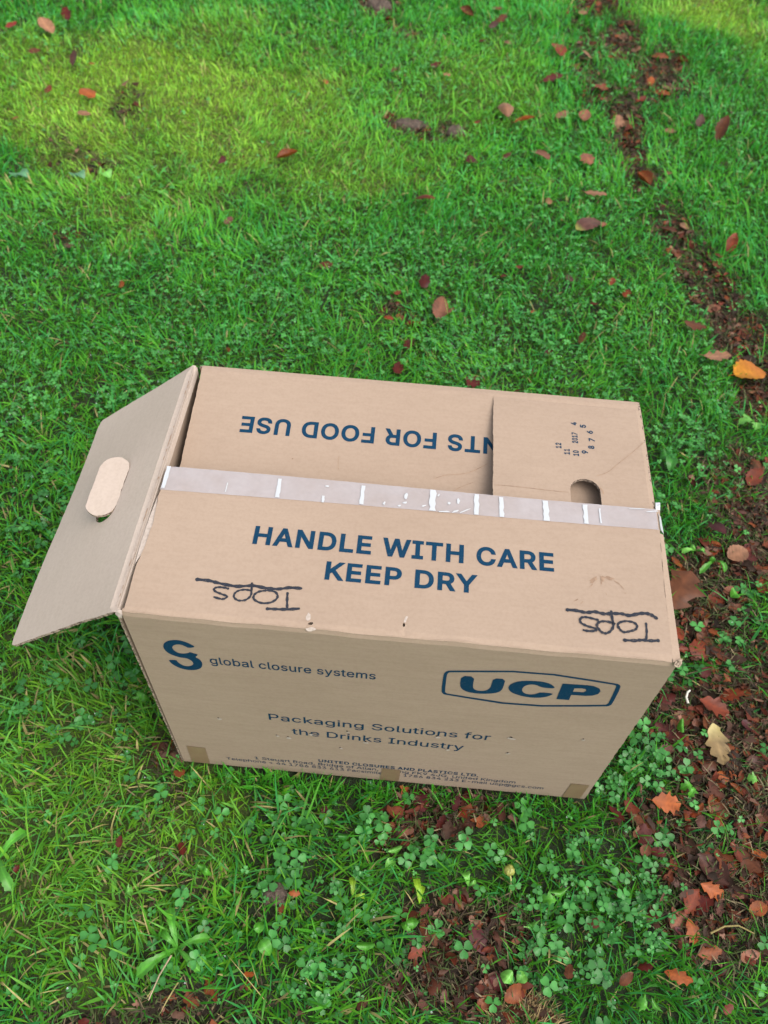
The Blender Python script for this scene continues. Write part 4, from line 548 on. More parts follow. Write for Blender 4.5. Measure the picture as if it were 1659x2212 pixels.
panel('back_flap', [(.0042, .0012), (W - .003, .0012), (W - .004, .196), (.0066, .1965)], map_bf, box, inks=bf, grid=.016, clean_if=lambda u, v: v < .004)

# right flap with the punched hand hole and the date clock
def map_rf(u, v, w):          # u distance from hinge, v = y
    e = max(0, 1 - u / .006)
    z = H - .0025 - .003 * max(0, 1 - v / .2) - .0035 * e * e + .0008 * math.sin(v * 23) * (u / .2) - .002 * max(0, (v - .36) / .034) ** 2
    return (W + .0025 - u + e * w * .5, v, z + w)
rf = []
HX = W + .0025
def rot_text(s, x, y, capx, ln):       # reads from near to far, letter tops to the left
    out = []
    for g in text2d(s, -ln / 2, ln / 2, -capx / 2, capx, .026):
        out.append(([[(HX - (x - q[1]), y + q[0]) for q in c] for c in g], 3, .00035))
    return out
for s, x, y in (("4", .5080, .3412), ("5", .5199, .3380), ("6", .5283, .3283), ("7", .5298, .3149), ("8", .5283, .3019), ("9", .5195, .2927)):
    rf += rot_text(s, x, y, .0078, .0056)
for s, x, y in (("10", .5079, .2895), ("11", .4964, .2908), ("12", .4860, .3001)): rf += rot_text(s, x, y, .0074, .0092)
rf += rot_text("2017", .5079, .3160, .0076, .0186)
def crack(pts, wd): return (('R',) + ribbon([(HX - x, y) for x, y in pts], wd), 6, .0003)
rf += [crack([(.532, .2545), (.546, .262), (.560, .277), (.578, .296), (.5975, .3186)], .0008), crack([(.404, .226), (.43, .2262), (.47, .2245), (.495, .2240)], .0007),
       crack([(.403, .3845), (.410, .3905), (.435, .3895), (.455, .3880)], .0012), crack([(.5335, .236), (.537, .232), (.5385, .226)], .0018)]
st = []
x0, x1, y0, y1, rr = HX - .5350, HX - .4975, .1465, .2480, .0187
xm = (x0 + x1) / 2
for k in range(13): a = math.pi * k / 12; st.append((xm + rr * math.cos(a), y1 - rr + rr * math.sin(a) + random.uniform(-.0004, .0004)))
for k in range(13): a = math.pi + math.pi * k / 12; st.append((xm + rr * math.cos(a), y0 + rr + rr * math.sin(a)))
panel('right_flap', [(.0015, .004), (HX - .4020, .004), (HX - .4018, .388), (HX - .4050, .3915), (.0015, .3905)], map_rf, box, holes=[st], inks=rf, grid=.014, clean_if=lambda u, v: u < .004)
# crushed corner plies, near right
cor = []
for i, (dx, dy, dz) in enumerate(((0, 0, 0), (.0028, .0005, -.0008))):
    pass
v2 = [(.5945, .0010, H - .0012), (.6035, .0015, H - .0030), (.6045, .1700, H - .0008), (.6000, .1700, H + .0006), (.5965, .1000, H + .0004), (.5940, .0100, H - .0002), (.6035, .0015, H - .012), (.6045, .17, H - .012), (.5945, .0010, H - .012)]
mesh_obj('edge_ply', v2, [[0, 1, 2, 3, 4, 5], [1, 6, 7, 2], [0, 8, 6, 1]], M_torn if False else M_board_x, box)['label'] = 'pale folded edge of the right side under the front flap'
v2 = [(.5952, -.0022, H - .0030), (.6010, -.0030, H - .0060), (.6052, .0010, H - .0065), (.6050, .0060, H - .0010), (.6000, .0030, H + .0012), (.5965, .0010, H + .0002)]
mesh_obj('crushed_corner', v2 + [(.6035, .0020, H - .0035)], [[0, 1, 6], [1, 2, 6], [2, 3, 6], [3, 4, 6], [4, 5, 6], [5, 0, 6]], M_edge, box)['label'] = 'crushed torn corner of the box'
v2 = [(-.0068, -.0010, H - .0050), (-.0020, -.0035, H - .0062), (.0015, -.0022, H - .0015), (.0008, .0015, H + .0016), (-.0040, .0025, H + .0014), (-.0080, .0015, H - .0010), (-.0030, -.0005, H + .0004), (-.001, -.001, H - .012)]
mesh_obj('crushed_corner', v2, [[0, 1, 6], [1, 2, 6], [2, 3, 6], [3, 4, 6], [4, 5, 6], [5, 0, 6], [0, 7, 1], [1, 7, 2]], M_torn, box)['label'] = 'frayed torn corner beside the open flap'

# left flap, folded outwards and hanging; we look at its inner liner
TH = .6715
prof = [(0, -.0022, H - .012), (.005, -.0026, H - .0060), (.0085, -.0034, H - .0012), (.0115, -.0052, H + .0007), (.0155, -.0086, H)]
def prof_at(s):
    if s >= prof[-1][0]:
        k = s - prof[-1][0]; return (-.0086 - k * math.cos(TH), H - k * math.sin(TH)), (-math.sin(TH), math.cos(TH))
    for (s0, x0, z0), (s1, x1, z1) in zip(prof, prof[1:]):
        if s <= s1:
            f = (s - s0) / (s1 - s0); dx, dz = x1 - x0, z1 - z0; L = math.hypot(dx, dz)
            return (x0 + dx * f, z0 + dz * f), (dz / L, -dx / L)
def map_lf(u, v, w):
    (x, z), (nx, nz) = prof_at(max(u, 0)); k = u - .0155
    if k > 0:
        bow = .0025 * math.sin(math.pi * min(1, k / .1975)) * math.sin(v / D * math.pi) + .0015 * math.sin(v * 17) * k / .2
        w = w + bow
    if u < .0155: w = max(w, -.0022)
    return (x + nx * w, v, z + nz * w)
S0 = .0155
lo = [(0, .002), (S0, -.0008), (S0 + .06, .0035), (S0 + .19, .0072), (S0 + .1960, .0095), (S0 + .1975, .020), (S0 + .1975, .368), (S0 + .1950, .378), (S0 + .1900, .3815), (S0 + .06, .3852), (S0, .3886), (0, .3870)]
sl = []
for k in range(13): a = math.pi * k / 12; sl.append((S0 + .0850 + .0190 * math.cos(a), .2475 - .019 + .019 * math.sin(a)))
for k in range(13): a = math.pi + math.pi * k / 12; sl.append((S0 + .0850 + .0190 * math.cos(a), .1515 + .019 + .019 * math.sin(a)))
lf_ink = []
L_ = [(S0 - .0010 + random.uniform(-.0002, .0002), y) for y in np.linspace(.006, .385, 60)]; R_ = [(.0122 + .0006 * math.sin(y * 70) + random.uniform(-.0003, .0003), y) for y in np.linspace(.006, .385, 60)]
lf_ink.append((('R', R_, L_), 8, .0003))
for k in range(16):
    y = random.uniform(.02, .38); lf_ink.append(([blob(.0130 + random.uniform(-.001, .001), y, .0006, random.uniform(.002, .006), 7, .4)], 6, .0005 + .00001 * k))
left_flap = panel('side_flap', lo, map_lf, box, t=.0035, holes=[sl], inks=lf_ink, grid=.016, mats=[M_liner, M_board_x, M_edge, M_ink, M_pen, M_torn, M_scuff, M_dark, M_fold], clean_if=lambda u, v: u < .02, label='open left flap hanging outwards with a punched hand hole')
# hand hole tab, hinged on its inner side and pushed up
TA = R(36)
def map_tab(u, v, w):
    (x, z), (nx, nz) = prof_at(S0 + .0665)
    px, pz = -math.cos(TH), -math.sin(TH)
    a = math.cos(TA) * u - math.sin(TA) * w; b = math.sin(TA) * u + math.cos(TA) * w + .0028
    return (x + px * a + nx * b, v, z + pz * a + nz * b)
tb = [(u - S0 - .0665, v + (.001)) for u, v in sl]
panel('hand_hole_tab', tb, map_tab, box, t=.0035, grid=.012, mats=[M_liner, M_board_x, M_edge], label='oval hand hole tab pushed up from the left flap').parent = left_flap

# ------------------------------------------------------------------ view test used only to choose where detail is dense
Rm = np.array(cam.rotation_euler.to_matrix())
def view_px(x, y, z=0.0):
    P = np.c_[x, y, np.full_like(x, z)] - np.array(CAM); q = P @ Rm
    return 829.5 + 1792.3 * q[:, 0] / -q[:, 2], 1106 - 1792.3 * q[:, 1] / -q[:, 2], -q[:, 2]
def cam_dist(x, y): return np.sqrt((x - CAM.x) ** 2 + (y - CAM.y) ** 2 + CAM.z ** 2)
def scatter(dens_near, dens_far, weight, seed, pad=170):
    r = np.random.default_rng(seed); n = int(16.5 * 1e4 * dens_near)
    x = r.uniform(-1.75, 2.2, n); y = r.uniform(-.78, 3.40, n)
    u, v, dp = view_px(x, y)
    inside = (dp > .1) & (u > -pad) & (u < 1659 + pad) & (v > -pad) & (v < 2212 + pad)
    d = cam_dist(x, y); t = np.clip((d - 1.3) / 2.2, 0, 1)
    p = (dens_near * (1 - t) + dens_far * t) / dens_near
    p = np.where(inside, p, p * .22) * weight(x, y)
    k = r.random(n) < p; x, y = x[k], y[k]
    out = (x > -.004) & (x < W + .003) & (y > -.003) & (y < D + .002)
    return x[~out], y[~out], r

# ------------------------------------------------------------------ grass (stuff)
def blades(name, x, y, az, L, wd, tilt, bend, col, tipcol, mat, z0=None):
    n = len(x); zz = gz(x, y) if z0 is None else z0
    ts = [0, .38, .72, 1.0]; P = np.stack([x, y, zz - .002], 1); pts = [P]; ang = tilt.copy()
    dirx, diry = np.cos(az), np.sin(az)
    for k in range(3):
        dl = L * (ts[k + 1] - ts[k]); a = ang + bend * (k + .5) / 3
        P = P + np.stack([dirx * np.sin(a) * dl, diry * np.sin(a) * dl, np.cos(a) * dl], 1); P[:, 2] = np.maximum(P[:, 2], zz + .0015)
        pts.append(P)
    tw = az + math.pi / 2 + rng.uniform(-.6, .6, n)
    side = np.stack([np.cos(tw), np.sin(tw), rng.uniform(-.35, .35, n)], 1)
    ws = [.55, 1.0, .8]
    V = np.empty((n, 7, 3))
    for k in range(3):
        V[:, 2 * k] = pts[k] - side * (wd * ws[k] * .5)[:, None]; V[:, 2 * k + 1] = pts[k] + side * (wd * ws[k] * .5)[:, None]
    V[:, 6] = pts[3]
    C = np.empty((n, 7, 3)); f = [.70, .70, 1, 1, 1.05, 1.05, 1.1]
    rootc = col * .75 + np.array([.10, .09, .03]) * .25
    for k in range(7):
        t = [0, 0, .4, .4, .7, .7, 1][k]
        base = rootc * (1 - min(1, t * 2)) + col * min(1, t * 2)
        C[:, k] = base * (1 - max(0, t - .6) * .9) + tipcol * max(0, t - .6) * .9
    b = np.arange(n) * 7
    Q4 = np.concatenate([np.stack([b, b + 1, b + 3, b + 2], 1), np.stack([b + 2, b + 3, b + 5, b + 4], 1)])
    Q3 = np.stack([b + 4, b + 5, b + 6], 1)
    return V.reshape(-1, 3), C.reshape(-1, 3), Q4, Q3
def join(parts):
    V = []; C = []; A = []; B = []; s = 0
    for v, c, q4, q3 in parts: V.append(v); C.append(c); A.append(q4 + s); B.append(q3 + s); s += len(v)
    return np.concatenate(V), np.concatenate(C), np.concatenate(A), np.concatenate(B)

def grass_weight(x, y):
    m_ = field('mud', x, y); cl = field('clov', x, y)
    f = fbm(x, y, 30, 3)
    return np.clip((1 - 1.08 * m_) * (.40 + 1.0 * np.clip((f - .34) * 4, 0, 1)) * (1 - .35 * cl) * (1 - .12 * np.clip((.45 - x) / .3, 0, 1) * np.clip((.5 - y) / .4, 0, 1)), .012, 1)
parts_g = []
x, y, r = scatter(3.1, 1.9, grass_weight, 21)
n = len(x); d = cam_dist(x, y); t = np.clip((d - 1.3) / 2.2, 0, 1)
ms = field('moss', x, y); nearleft = np.clip((.45 - x) / .3, 0, 1) * np.clip((.75 - y) / .4, 0, 1)
L = r.gamma(6, .0056, n) * (1 + .10 * nearleft); L *= (1 - .35 * ms)
boxd = np.hypot(np.maximum(np.maximum(-x, x - W), 0), np.maximum(np.maximum(-y, y - D), 0))
L *= np.where((y < 0) & (boxd < .03), .75, 1)
wd = r.gamma(8, .00024, n).clip(.0009, .0040) * (1 + .35 * nearleft) * (1 + .5 * t) * (1 - .3 * ms)
az = r.uniform(0, 2 * math.pi, n); sw = fbm(x, y, 5, 2) * 9; k = r.random(n) < .45; az[k] = sw[k] + r.normal(0, .5, k.sum())
# blades beside the box lean away from it
tilt = r.uniform(.12, 1.15, n) * (1 - .25 * t); bend = r.uniform(.1, 1.25, n)
g1 = np.array([.045, .275, .022]); g2 = np.array([.125, .470, .038]); g3 = np.array([.050, .300, .070]); gy_ = np.array([.42, .74, .085]); st_ = np.array([.46, .40, .17])
q = r.random(n)[:, None]; q2 = fbm(x, y, 4, 3)[:, None]
mixf = np.clip((q2 - .35) * 2.2 + (q - .5) * .8, 0, 1)
col = g1 * (1 - mixf) + g2 * mixf
kk = (r.random(n) < .28); col[kk] = g3 * (1 + .5 * r.random((kk.sum(), 1)))
mm = np.clip(ms[:, None] * (.25 + .95 * r.random((n, 1))), 0, 1); col = col * (1 - mm) + gy_ * (.65 + .5 * r.random((n, 1))) * mm
yl = nearleft[:, None] * (r.random((n, 1)) < .25) * .30; col = col * (1 - yl) + np.array([.32, .56, .02]) * yl
col = col * (1 + .34 * np.clip((y[:, None] - .4) / 1.4, 0, 1)) * (1 - .14 * np.clip((.3 - y[:, None]) / .3, 0, 1) * np.clip((x[:, None] - .15) / .2, 0, 1))  # brighter light on the far lawn put into blade colour; near right darkened
dead = (r.random(n) < .03 + .055 * nearleft + .08 * ms); col[dead] = st_ * (.6 + .7 * r.random((dead.sum(), 1)))
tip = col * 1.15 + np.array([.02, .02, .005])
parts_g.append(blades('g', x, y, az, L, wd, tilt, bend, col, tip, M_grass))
r = np.random.default_rng(29); n = 420; x = r.uniform(-.03, .63, n); y = r.uniform(-.034, -.008, n)
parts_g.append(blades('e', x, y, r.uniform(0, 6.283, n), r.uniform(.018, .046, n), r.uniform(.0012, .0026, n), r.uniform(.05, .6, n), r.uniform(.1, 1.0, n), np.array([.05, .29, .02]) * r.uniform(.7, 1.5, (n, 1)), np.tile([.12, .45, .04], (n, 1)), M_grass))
# a low dense understorey of short fine blades and moss
x, y, r = scatter(2.4, 1.6, lambda x, y: np.clip(1 - 1.05 * field('mud', x, y), .02, 1) * (1 - .2 * np.clip((.5 - x) / .3, 0, 1) * np.clip((.5 - y) / .4, 0, 1)), 22)
n = len(x); ms = field('moss', x, y)
L = r.uniform(.008, .022, n); wd = r.uniform(.0010, .0020, n) * (1 + .5 * np.clip((cam_dist(x, y) - 1.3) / 2.2, 0, 1))
q = r.random(n)[:, None]; col = np.array([.045, .190, .006]) * (1 - q) + np.array([.125, .36, .010]) * q
mm = np.clip(ms[:, None] * (.4 + .6 * r.random((n, 1))), 0, 1); col = col * (1 - mm) + np.array([.32, .55, .030]) * mm
dead = r.random(n) < .12; col[dead] = np.array([.20, .15, .07]) * (.5 + r.random((dead.sum(), 1)))
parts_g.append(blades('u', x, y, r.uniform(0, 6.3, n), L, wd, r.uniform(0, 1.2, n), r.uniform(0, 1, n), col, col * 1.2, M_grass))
# the lawn going on beyond the measured part
r = np.random.default_rng(23); n = 300000
rad = 1.7 + 9 * r.random(n) ** 1.5; th_ = r.uniform(0, 6.283, n); x = .3 + rad * np.cos(th_); y = 1.2 + rad * np.sin(th_)
k = ~((x > -1.7) & (x < 2.15) & (y > -.75) & (y < 3.35)); x, y = x[k], y[k]; n = len(x)
q = r.random(n)[:, None]
parts_g.append(blades('f', x, y, r.uniform(0, 6.3, n), r.uniform(.03, .055, n), r.uniform(.003, .006, n) * (1 + .25 * (np.hypot(x - .3, y - 1.2) - 1.7)), r.uniform(.2, 1.1, n), r.uniform(.2, 1, n), np.array([.060, .36, .028]) * (1 - q) + np.array([.165, .60, .05]) * q, np.array([[.15, .55, .05]]) * np.ones((n, 1)), M_grass))
V, C_, A_, B_ = join(parts_g)
grass = fast_mesh('grass', V, [A_, B_], None, M_grass, C_)
tag(grass, 'short wet green grass blades covering the lawn around the box', 'grass', kind='stuff')

# ------------------------------------------------------------------ clover (stuff)
def clover_w(x, y):
    c_ = field('clov', x, y); m_ = field('mud', x, y); f = fbm(x + 3, y, 13, 3)
    return np.clip((.10 + c_ * np.where(y > .42, .85, .72)) * np.clip((f - .30) * 4.5, 0.08, 1) * (1 - .97 * m_) * (1 - .75 * field('moss', x, y)), 0, 1)
x, y, r = scatter(1.15, .85, clover_w, 31)
n = len(x)
boxd = np.hypot(np.maximum(np.maximum(-x, x - W), 0), np.maximum(np.maximum(-y, y - D), 0))
h = r.uniform(.006, .034, n) * np.where((y < 0) & (boxd < .04), .6, 1); s = np.clip(r.gamma(5, .00148, n), .0032, .0118) * (1 - .50 * np.clip((y - .35) / .5, 0, 1))
zc = gz(x, y) + h; yaw = r.uniform(0, 6.283, n)
tl = np.abs(r.normal(0, .30, n)); ta = r.uniform(0, 6.283, n)
N = np.stack([np.sin(tl) * np.cos(ta), np.sin(tl) * np.sin(ta), np.cos(tl)], 1)
X = np.stack([np.cos(yaw), np.sin(yaw), np.zeros(n)], 1); X -= N * (X * N).sum(1)[:, None]; X /= np.linalg.norm(X, axis=1)[:, None]
Y = np.cross(N, X)
lv = np.array([(0, 0, 0), (.52, 0, -.05), (.97, 0, -.03), (.30, .30, .04), (.72, .50, .08), (1.04, .26, .03), (.30, -.30, .04), (.72, -.50, .08), (1.04, -.26, .03), (.45, .46, .07), (.45, -.46, .07), (.93, .44, .06), (.93, -.44, .06)])
leafq = [[0, 1, 9, 3], [1, 2, 5, 11], [1, 11, 4, 9], [0, 6, 10, 1], [1, 12, 8, 2], [1, 10, 7, 12]]
V = np.empty((n, 39, 3)); C = np.empty((n, 39, 3))
g = np.array([.036, .170, .036]); g_b = np.array([.090, .350, .078]); q = r.random((n, 1)); cb = (g * (1 - q) + g_b * q) * (1 + .45 * np.clip((y[:, None] - .4) / 1.2, 0, 1))  # clover colour lifted with distance, painting in the far lawn's brighter light
yel = r.random(n) < -1; cb[yel] = np.array([.42, .45, .06])
k = 0
Cc = np.stack([x, y, zc], 1)
for j in range(3):
    a = 2 * math.pi * j / 3; ca, sa = math.cos(a), math.sin(a)
    fold = r.uniform(-.6, 2.2, n); droop = r.uniform(-.35, .25, n)
    for (lx, ly, lz) in lv:
        px = lx * ca - ly * sa; py = lx * sa + ly * ca; pz = lz * fold + lx * droop
        V[:, k] = Cc + (X * px + Y * py + N * pz[:, None]) * s[:, None]
        C[:, k] = cb * (1.18 if (ly == 0 and lx == .52) else 1.0) * (.92 if lx == 0 else 1)
        k += 1
b = np.arange(n) * 39
Q = np.concatenate([np.stack([b + 13 * j + i for i in f], 1) for j in range(3) for f in leafq])
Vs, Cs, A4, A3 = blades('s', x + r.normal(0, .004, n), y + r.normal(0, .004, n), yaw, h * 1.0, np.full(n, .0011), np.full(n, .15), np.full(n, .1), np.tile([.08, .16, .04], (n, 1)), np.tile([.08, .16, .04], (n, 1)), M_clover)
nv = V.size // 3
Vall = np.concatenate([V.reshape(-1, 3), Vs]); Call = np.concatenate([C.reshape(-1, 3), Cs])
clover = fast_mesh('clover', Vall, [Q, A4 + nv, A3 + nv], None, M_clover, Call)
tag(clover, 'carpet of small three leaved clover growing among the grass', 'clover', kind='stuff')
# drops of water lying on the clover
kd = r.random(n) < .12
dx, dy, dz, dn = x[kd], y[kd], zc[kd], kd.sum(); rr_ = r.uniform(.0007, .0016, dn); offa = yaw[kd]
phi = (1 + 5 ** .5) / 2
ico = np.array([(-1, phi, 0), (1, phi, 0), (-1, -phi, 0), (1, -phi, 0), (0, -1, phi), (0, 1, phi), (0, -1, -phi), (0, 1, -phi), (phi, 0, -1), (phi, 0, 1), (-phi, 0, -1), (-phi, 0, 1)]) / math.sqrt(1 + phi * phi)
icf = np.array([(0, 11, 5), (0, 5, 1), (0, 1, 7), (0, 7, 10), (0, 10, 11), (1, 5, 9), (5, 11, 4), (11, 10, 2), (10, 7, 6), (7, 1, 8), (3, 9, 4), (3, 4, 2), (3, 2, 6), (3, 6, 8), (3, 8, 9), (4, 9, 5), (2, 4, 11), (6, 2, 10), (8, 6, 7), (9, 8, 1)])
cen = np.stack([dx + np.cos(offa) * .006, dy + np.sin(offa) * .006, dz + .0012], 1)
V = cen[:, None] + ico[None] * rr_[:, None, None]
Q = (np.arange(dn) * 12)[:, None, None] + icf[None]
dew = fast_mesh('water_drops', V.reshape(-1, 3), [Q.reshape(-1, 3)], None, M_drop, np.ones((dn * 12, 3)))
tag(dew, 'tiny clear water drops resting on the clover leaves', 'water drops', kind='stuff')

# ------------------------------------------------------------------ loose litter too fine to count (stuff)
x, y, r = scatter(2.6, 1.5, lambda x, y: np.clip(field('mud', x, y) ** 1.3 + .004, 0, 1)* np.where((x < .25) & (y < -.05), .35, 1), 41)
n = len(x); z = gz(x, y) + r.uniform(.001, .018, n)
pal = np.array([(.055, .022, .014), (.085, .024, .011), (.14, .040, .014), (.065, .035, .024), (.035, .021, .015), (.15, .080, .055), (.025, .017, .012), (.10, .025, .014)])
cb = pal[r.integers(0, len(pal), n)] * (.6 + .8 * r.random((n, 1)))
sz = r.gamma(2.6, .0020, n); yaw = r.uniform(0, 6.283, n); asp = r.uniform(.18, .75, n)
tl = np.abs(r.normal(0, .5, n)); ta = r.uniform(0, 6.28, n)
N = np.stack([np.sin(tl) * np.cos(ta), np.sin(tl) * np.sin(ta), np.cos(tl)], 1); X = np.stack([np.cos(yaw), np.sin(yaw), np.zeros(n)], 1); X -= N * (X * N).sum(1)[:, None]; Y = np.cross(N, X)
V = np.empty((n, 7, 3)); cen = np.stack([x, y, z], 1); V[:, 0] = cen + N * (sz * .15)[:, None]
for k in range(6):
    a = k * math.pi / 3; rr_ = sz * r.uniform(.30, 1.45, n)
    V[:, k + 1] = cen + X * (np.cos(a) * rr_)[:, None] + Y * (np.sin(a) * rr_ * asp)[:, None] + N * (r.normal(0, .25, n) * sz)[:, None]
b = np.arange(n) * 7; Q = np.concatenate([np.stack([b, b + 1 + k, b + 1 + (k + 1) % 6], 1) for k in range(6)])
lit = fast_mesh('leaf_litter', V.reshape(-1, 3), [Q], None, M_deb, np.repeat(cb, 7, axis=0), smooth=False)
tag(lit, 'crumbled wet brown leaf scraps covering the muddy track and bare patches', 'leaf litter', kind='stuff')
pv_, pc_, pq_ = V.reshape(-1, 3), np.repeat(cb, 7, axis=0), Q
x, y, r = scatter(.42, .24, lambda x, y: np.clip(field('mud', x, y) ** 1.5, 0, 1)* np.where((x < .25) & (y < -.05), .35, 1), 47)
n = len(x); z = gz(x, y) + r.uniform(.006, .019, n); K = 16
cb = pal[r.integers(0, len(pal), n)] * (.7 + 1.0 * r.random((n, 1))); sz = r.gamma(5, .0019, n); asp = r.uniform(.35, .9, n); yaw = r.uniform(0, 6.283, n)
tl = np.abs(r.normal(0, .45, n)); ta = r.uniform(0, 6.28, n)
N = np.stack([np.sin(tl) * np.cos(ta), np.sin(tl) * np.sin(ta), np.cos(tl)], 1); X = np.stack([np.cos(yaw), np.sin(yaw), np.zeros(n)], 1); X -= N * (X * N).sum(1)[:, None]; Y = np.cross(N, X)
V = np.empty((n, K + 1, 3)); C2 = np.empty((n, K + 1, 3)); cen = np.stack([x, y, z], 1); V[:, 0] = cen; C2[:, 0] = cb * 1.2; lb = r.integers(2, 5, n); p0 = r.uniform(0, 6.28, n); cu = r.uniform(-.2, .6, n)
for k in range(K):
    a = 2 * math.pi * k / K; rr_ = sz * (.80 + .28 * np.cos(lb * a + p0) + r.uniform(-.16, .16, n))
    V[:, k + 1] = cen + X * (np.cos(a) * rr_)[:, None] + Y * (np.sin(a) * rr_ * asp)[:, None] + N * (sz * (cu * math.sin(a) ** 2 + r.normal(0, .10, n)))[:, None]; C2[:, k + 1] = cb * r.uniform(.7, 1.2, (n, 1))
b = np.arange(n) * (K + 1); Q2 = np.concatenate([np.stack([b, b + 1 + k, b + 1 + (k + 1) % K], 1) for k in range(K)])
bpy.data.objects.remove(lit)
lit = fast_mesh('leaf_litter', np.concatenate([pv_, V.reshape(-1, 3)]), [np.concatenate([pq_, Q2 + len(pv_)])], None, M_deb, np.concatenate([pc_, C2.reshape(-1, 3)]), smooth=False)
tag(lit, 'crumbled wet brown leaf scraps covering the muddy track and bare patches', 'leaf litter', kind='stuff')
x, y, r = scatter(5.5, 3.0, lambda x, y: np.clip(field('mud', x, y) * 1.1 + .006, 0, 1), 43)
n = len(x); q = r.random((n, 1))
colr = np.where(q < .45, np.array([.050, .038, .024]), np.where(q < .82, np.array([.060, .095, .028]), np.array([.17, .14, .08]))) * (.6 + .8 * r.random((n, 1)))
pv, pc, p4, p3 = blades('d', x, y, r.uniform(0, 6.3, n), r.uniform(.008, .03, n), r.uniform(.0010, .0022, n), r.uniform(.7, 1.55, n), r.uniform(0, .7, n), colr, colr, M_deb, z0=gz(x, y) + r.uniform(0, .016, n))
deb = fast_mesh('plant_debris', pv, [p4, p3], None, M_deb, pc)
tag(deb, 'short brown and green grass clippings strewn over the mud', 'plant debris', kind='stuff')

# ------------------------------------------------------------------ fallen leaves, one object each
PAL = dict(red=(.20, .022, .010), darkred=(.085, .012, .008), rust=(.18, .034, .011), orange=(.27, .070, .015), tan=(.31, .155, .085), pink=(.23, .090, .050), mauve=(.115, .050, .036),
           plum=(.080, .018, .019), brown=(.12, .040, .016), yellow=(.60, .26, .012), straw=(.34, .24, .11), leather=(.17, .062, .026))
CN = dict(red='red', darkred='dark red', rust='rust red', orange='orange brown', tan='pale tan', pink='dull pink', mauve='mauve brown', plum='plum red', brown='brown', yellow='yellow', straw='straw coloured', leather='leathery brown')
def leaf_shape(kind, L, rs):
    """returns local verts (x along midrib), faces, vertex colour factors"""
    nt_, ns = 15, 7; V = []; F = []; K = []
    base = {'beech': .30, 'oak': .33, 'maple': .50, 'scrap': .36, 'fold': .36, 'dome': .27, 'roll': .22, 'cup': .40, 'round': .44}[kind]
    wd_ = base * L * rs.uniform(.85, 1.15)
    lob = {'oak': .42, 'maple': .50, 'scrap': .25}.get(kind, .03); fq = {'oak': rs.uniform(3.2, 4.4), 'maple': 2.6, 'scrap': rs.uniform(1.5, 3)}.get(kind, 9)
    ph = rs.uniform(0, 6.28, 2)
    cc = {'fold': 1.5, 'dome': -.7, 'roll': 1.9, 'cup': .95, 'round': .35}.get(kind, rs.uniform(-.35, .55)); bl = {'dome': -1.2, 'cup': .8, 'roll': .2, 'fold': .5}.get(kind, rs.uniform(-.9, .7))
    crn = .035 * L if kind not in ('dome',) else .01 * L
    px, pz, ang = 0., 0., -bl * .5; step = L / (nt_ - 1); rows = []
    for i in range(nt_):
        t = i / (nt_ - 1)
        rows.append((px, pz, ang)); px += math.cos(ang) * step; pz += math.sin(ang) * step; ang += bl / (nt_ - 1)
    for i, (px, pz, ang) in enumerate(rows):
        t = i / (nt_ - 1); env = max(0, math.sin(math.pi * (t * .97 + .015) ** (.85 if kind != 'maple' else .7))) ** (.75 if kind != 'scrap' else .5)
        for j in range(ns):
            s_ = (j - ns // 2) / (ns // 2); sd = 0 if s_ < 0 else 1
            wv = wd_ * env * (1 - lob * .5 + lob * .5 * math.cos(2 * math.pi * fq * t + ph[sd]) ) * (1 + .10 * math.sin(t * 47 + ph[1 - sd]))
            ac = abs(s_) * cc
            yy = (math.sin(ac) / cc if abs(cc) > .05 else abs(s_)) * wv * (1 if s_ > 0 else -1)
            zz = ((1 - math.cos(ac)) / cc if abs(cc) > .05 else 0) * wv
            xx = abs(s_) * wv * .35 * (1 if kind in ('oak', 'maple') else .1)
            zz += crn * (math.sin(t * 9 + ph[0] + s_ * 2) * .5 + math.sin(t * 21 + s_ * 7 + ph[1]) * .25) * abs(s_)
            V.append((px + math.cos(ang) * xx - math.sin(ang) * zz, yy, pz + math.sin(ang) * xx + math.cos(ang) * zz))
            vein = 1.0 + (.30 if s_ == 0 else 0) + .10 * math.cos(2 * math.pi * 8 * (t - .25 * abs(s_))) + .22 * math.sin(t * 5 + ph[0]) * s_ + rs.uniform(-.12, .12)
            K.append(vein)
    for i in range(nt_ - 1):
        for j in range(ns - 1):
            a = i * ns + j; F.append([a, a + 1, a + ns + 1, a + ns])
    V = np.array(V); V[:, 0] -= L * .5; V[:, 2] -= V[:, 2].mean()
    return V, F, np.array(K)
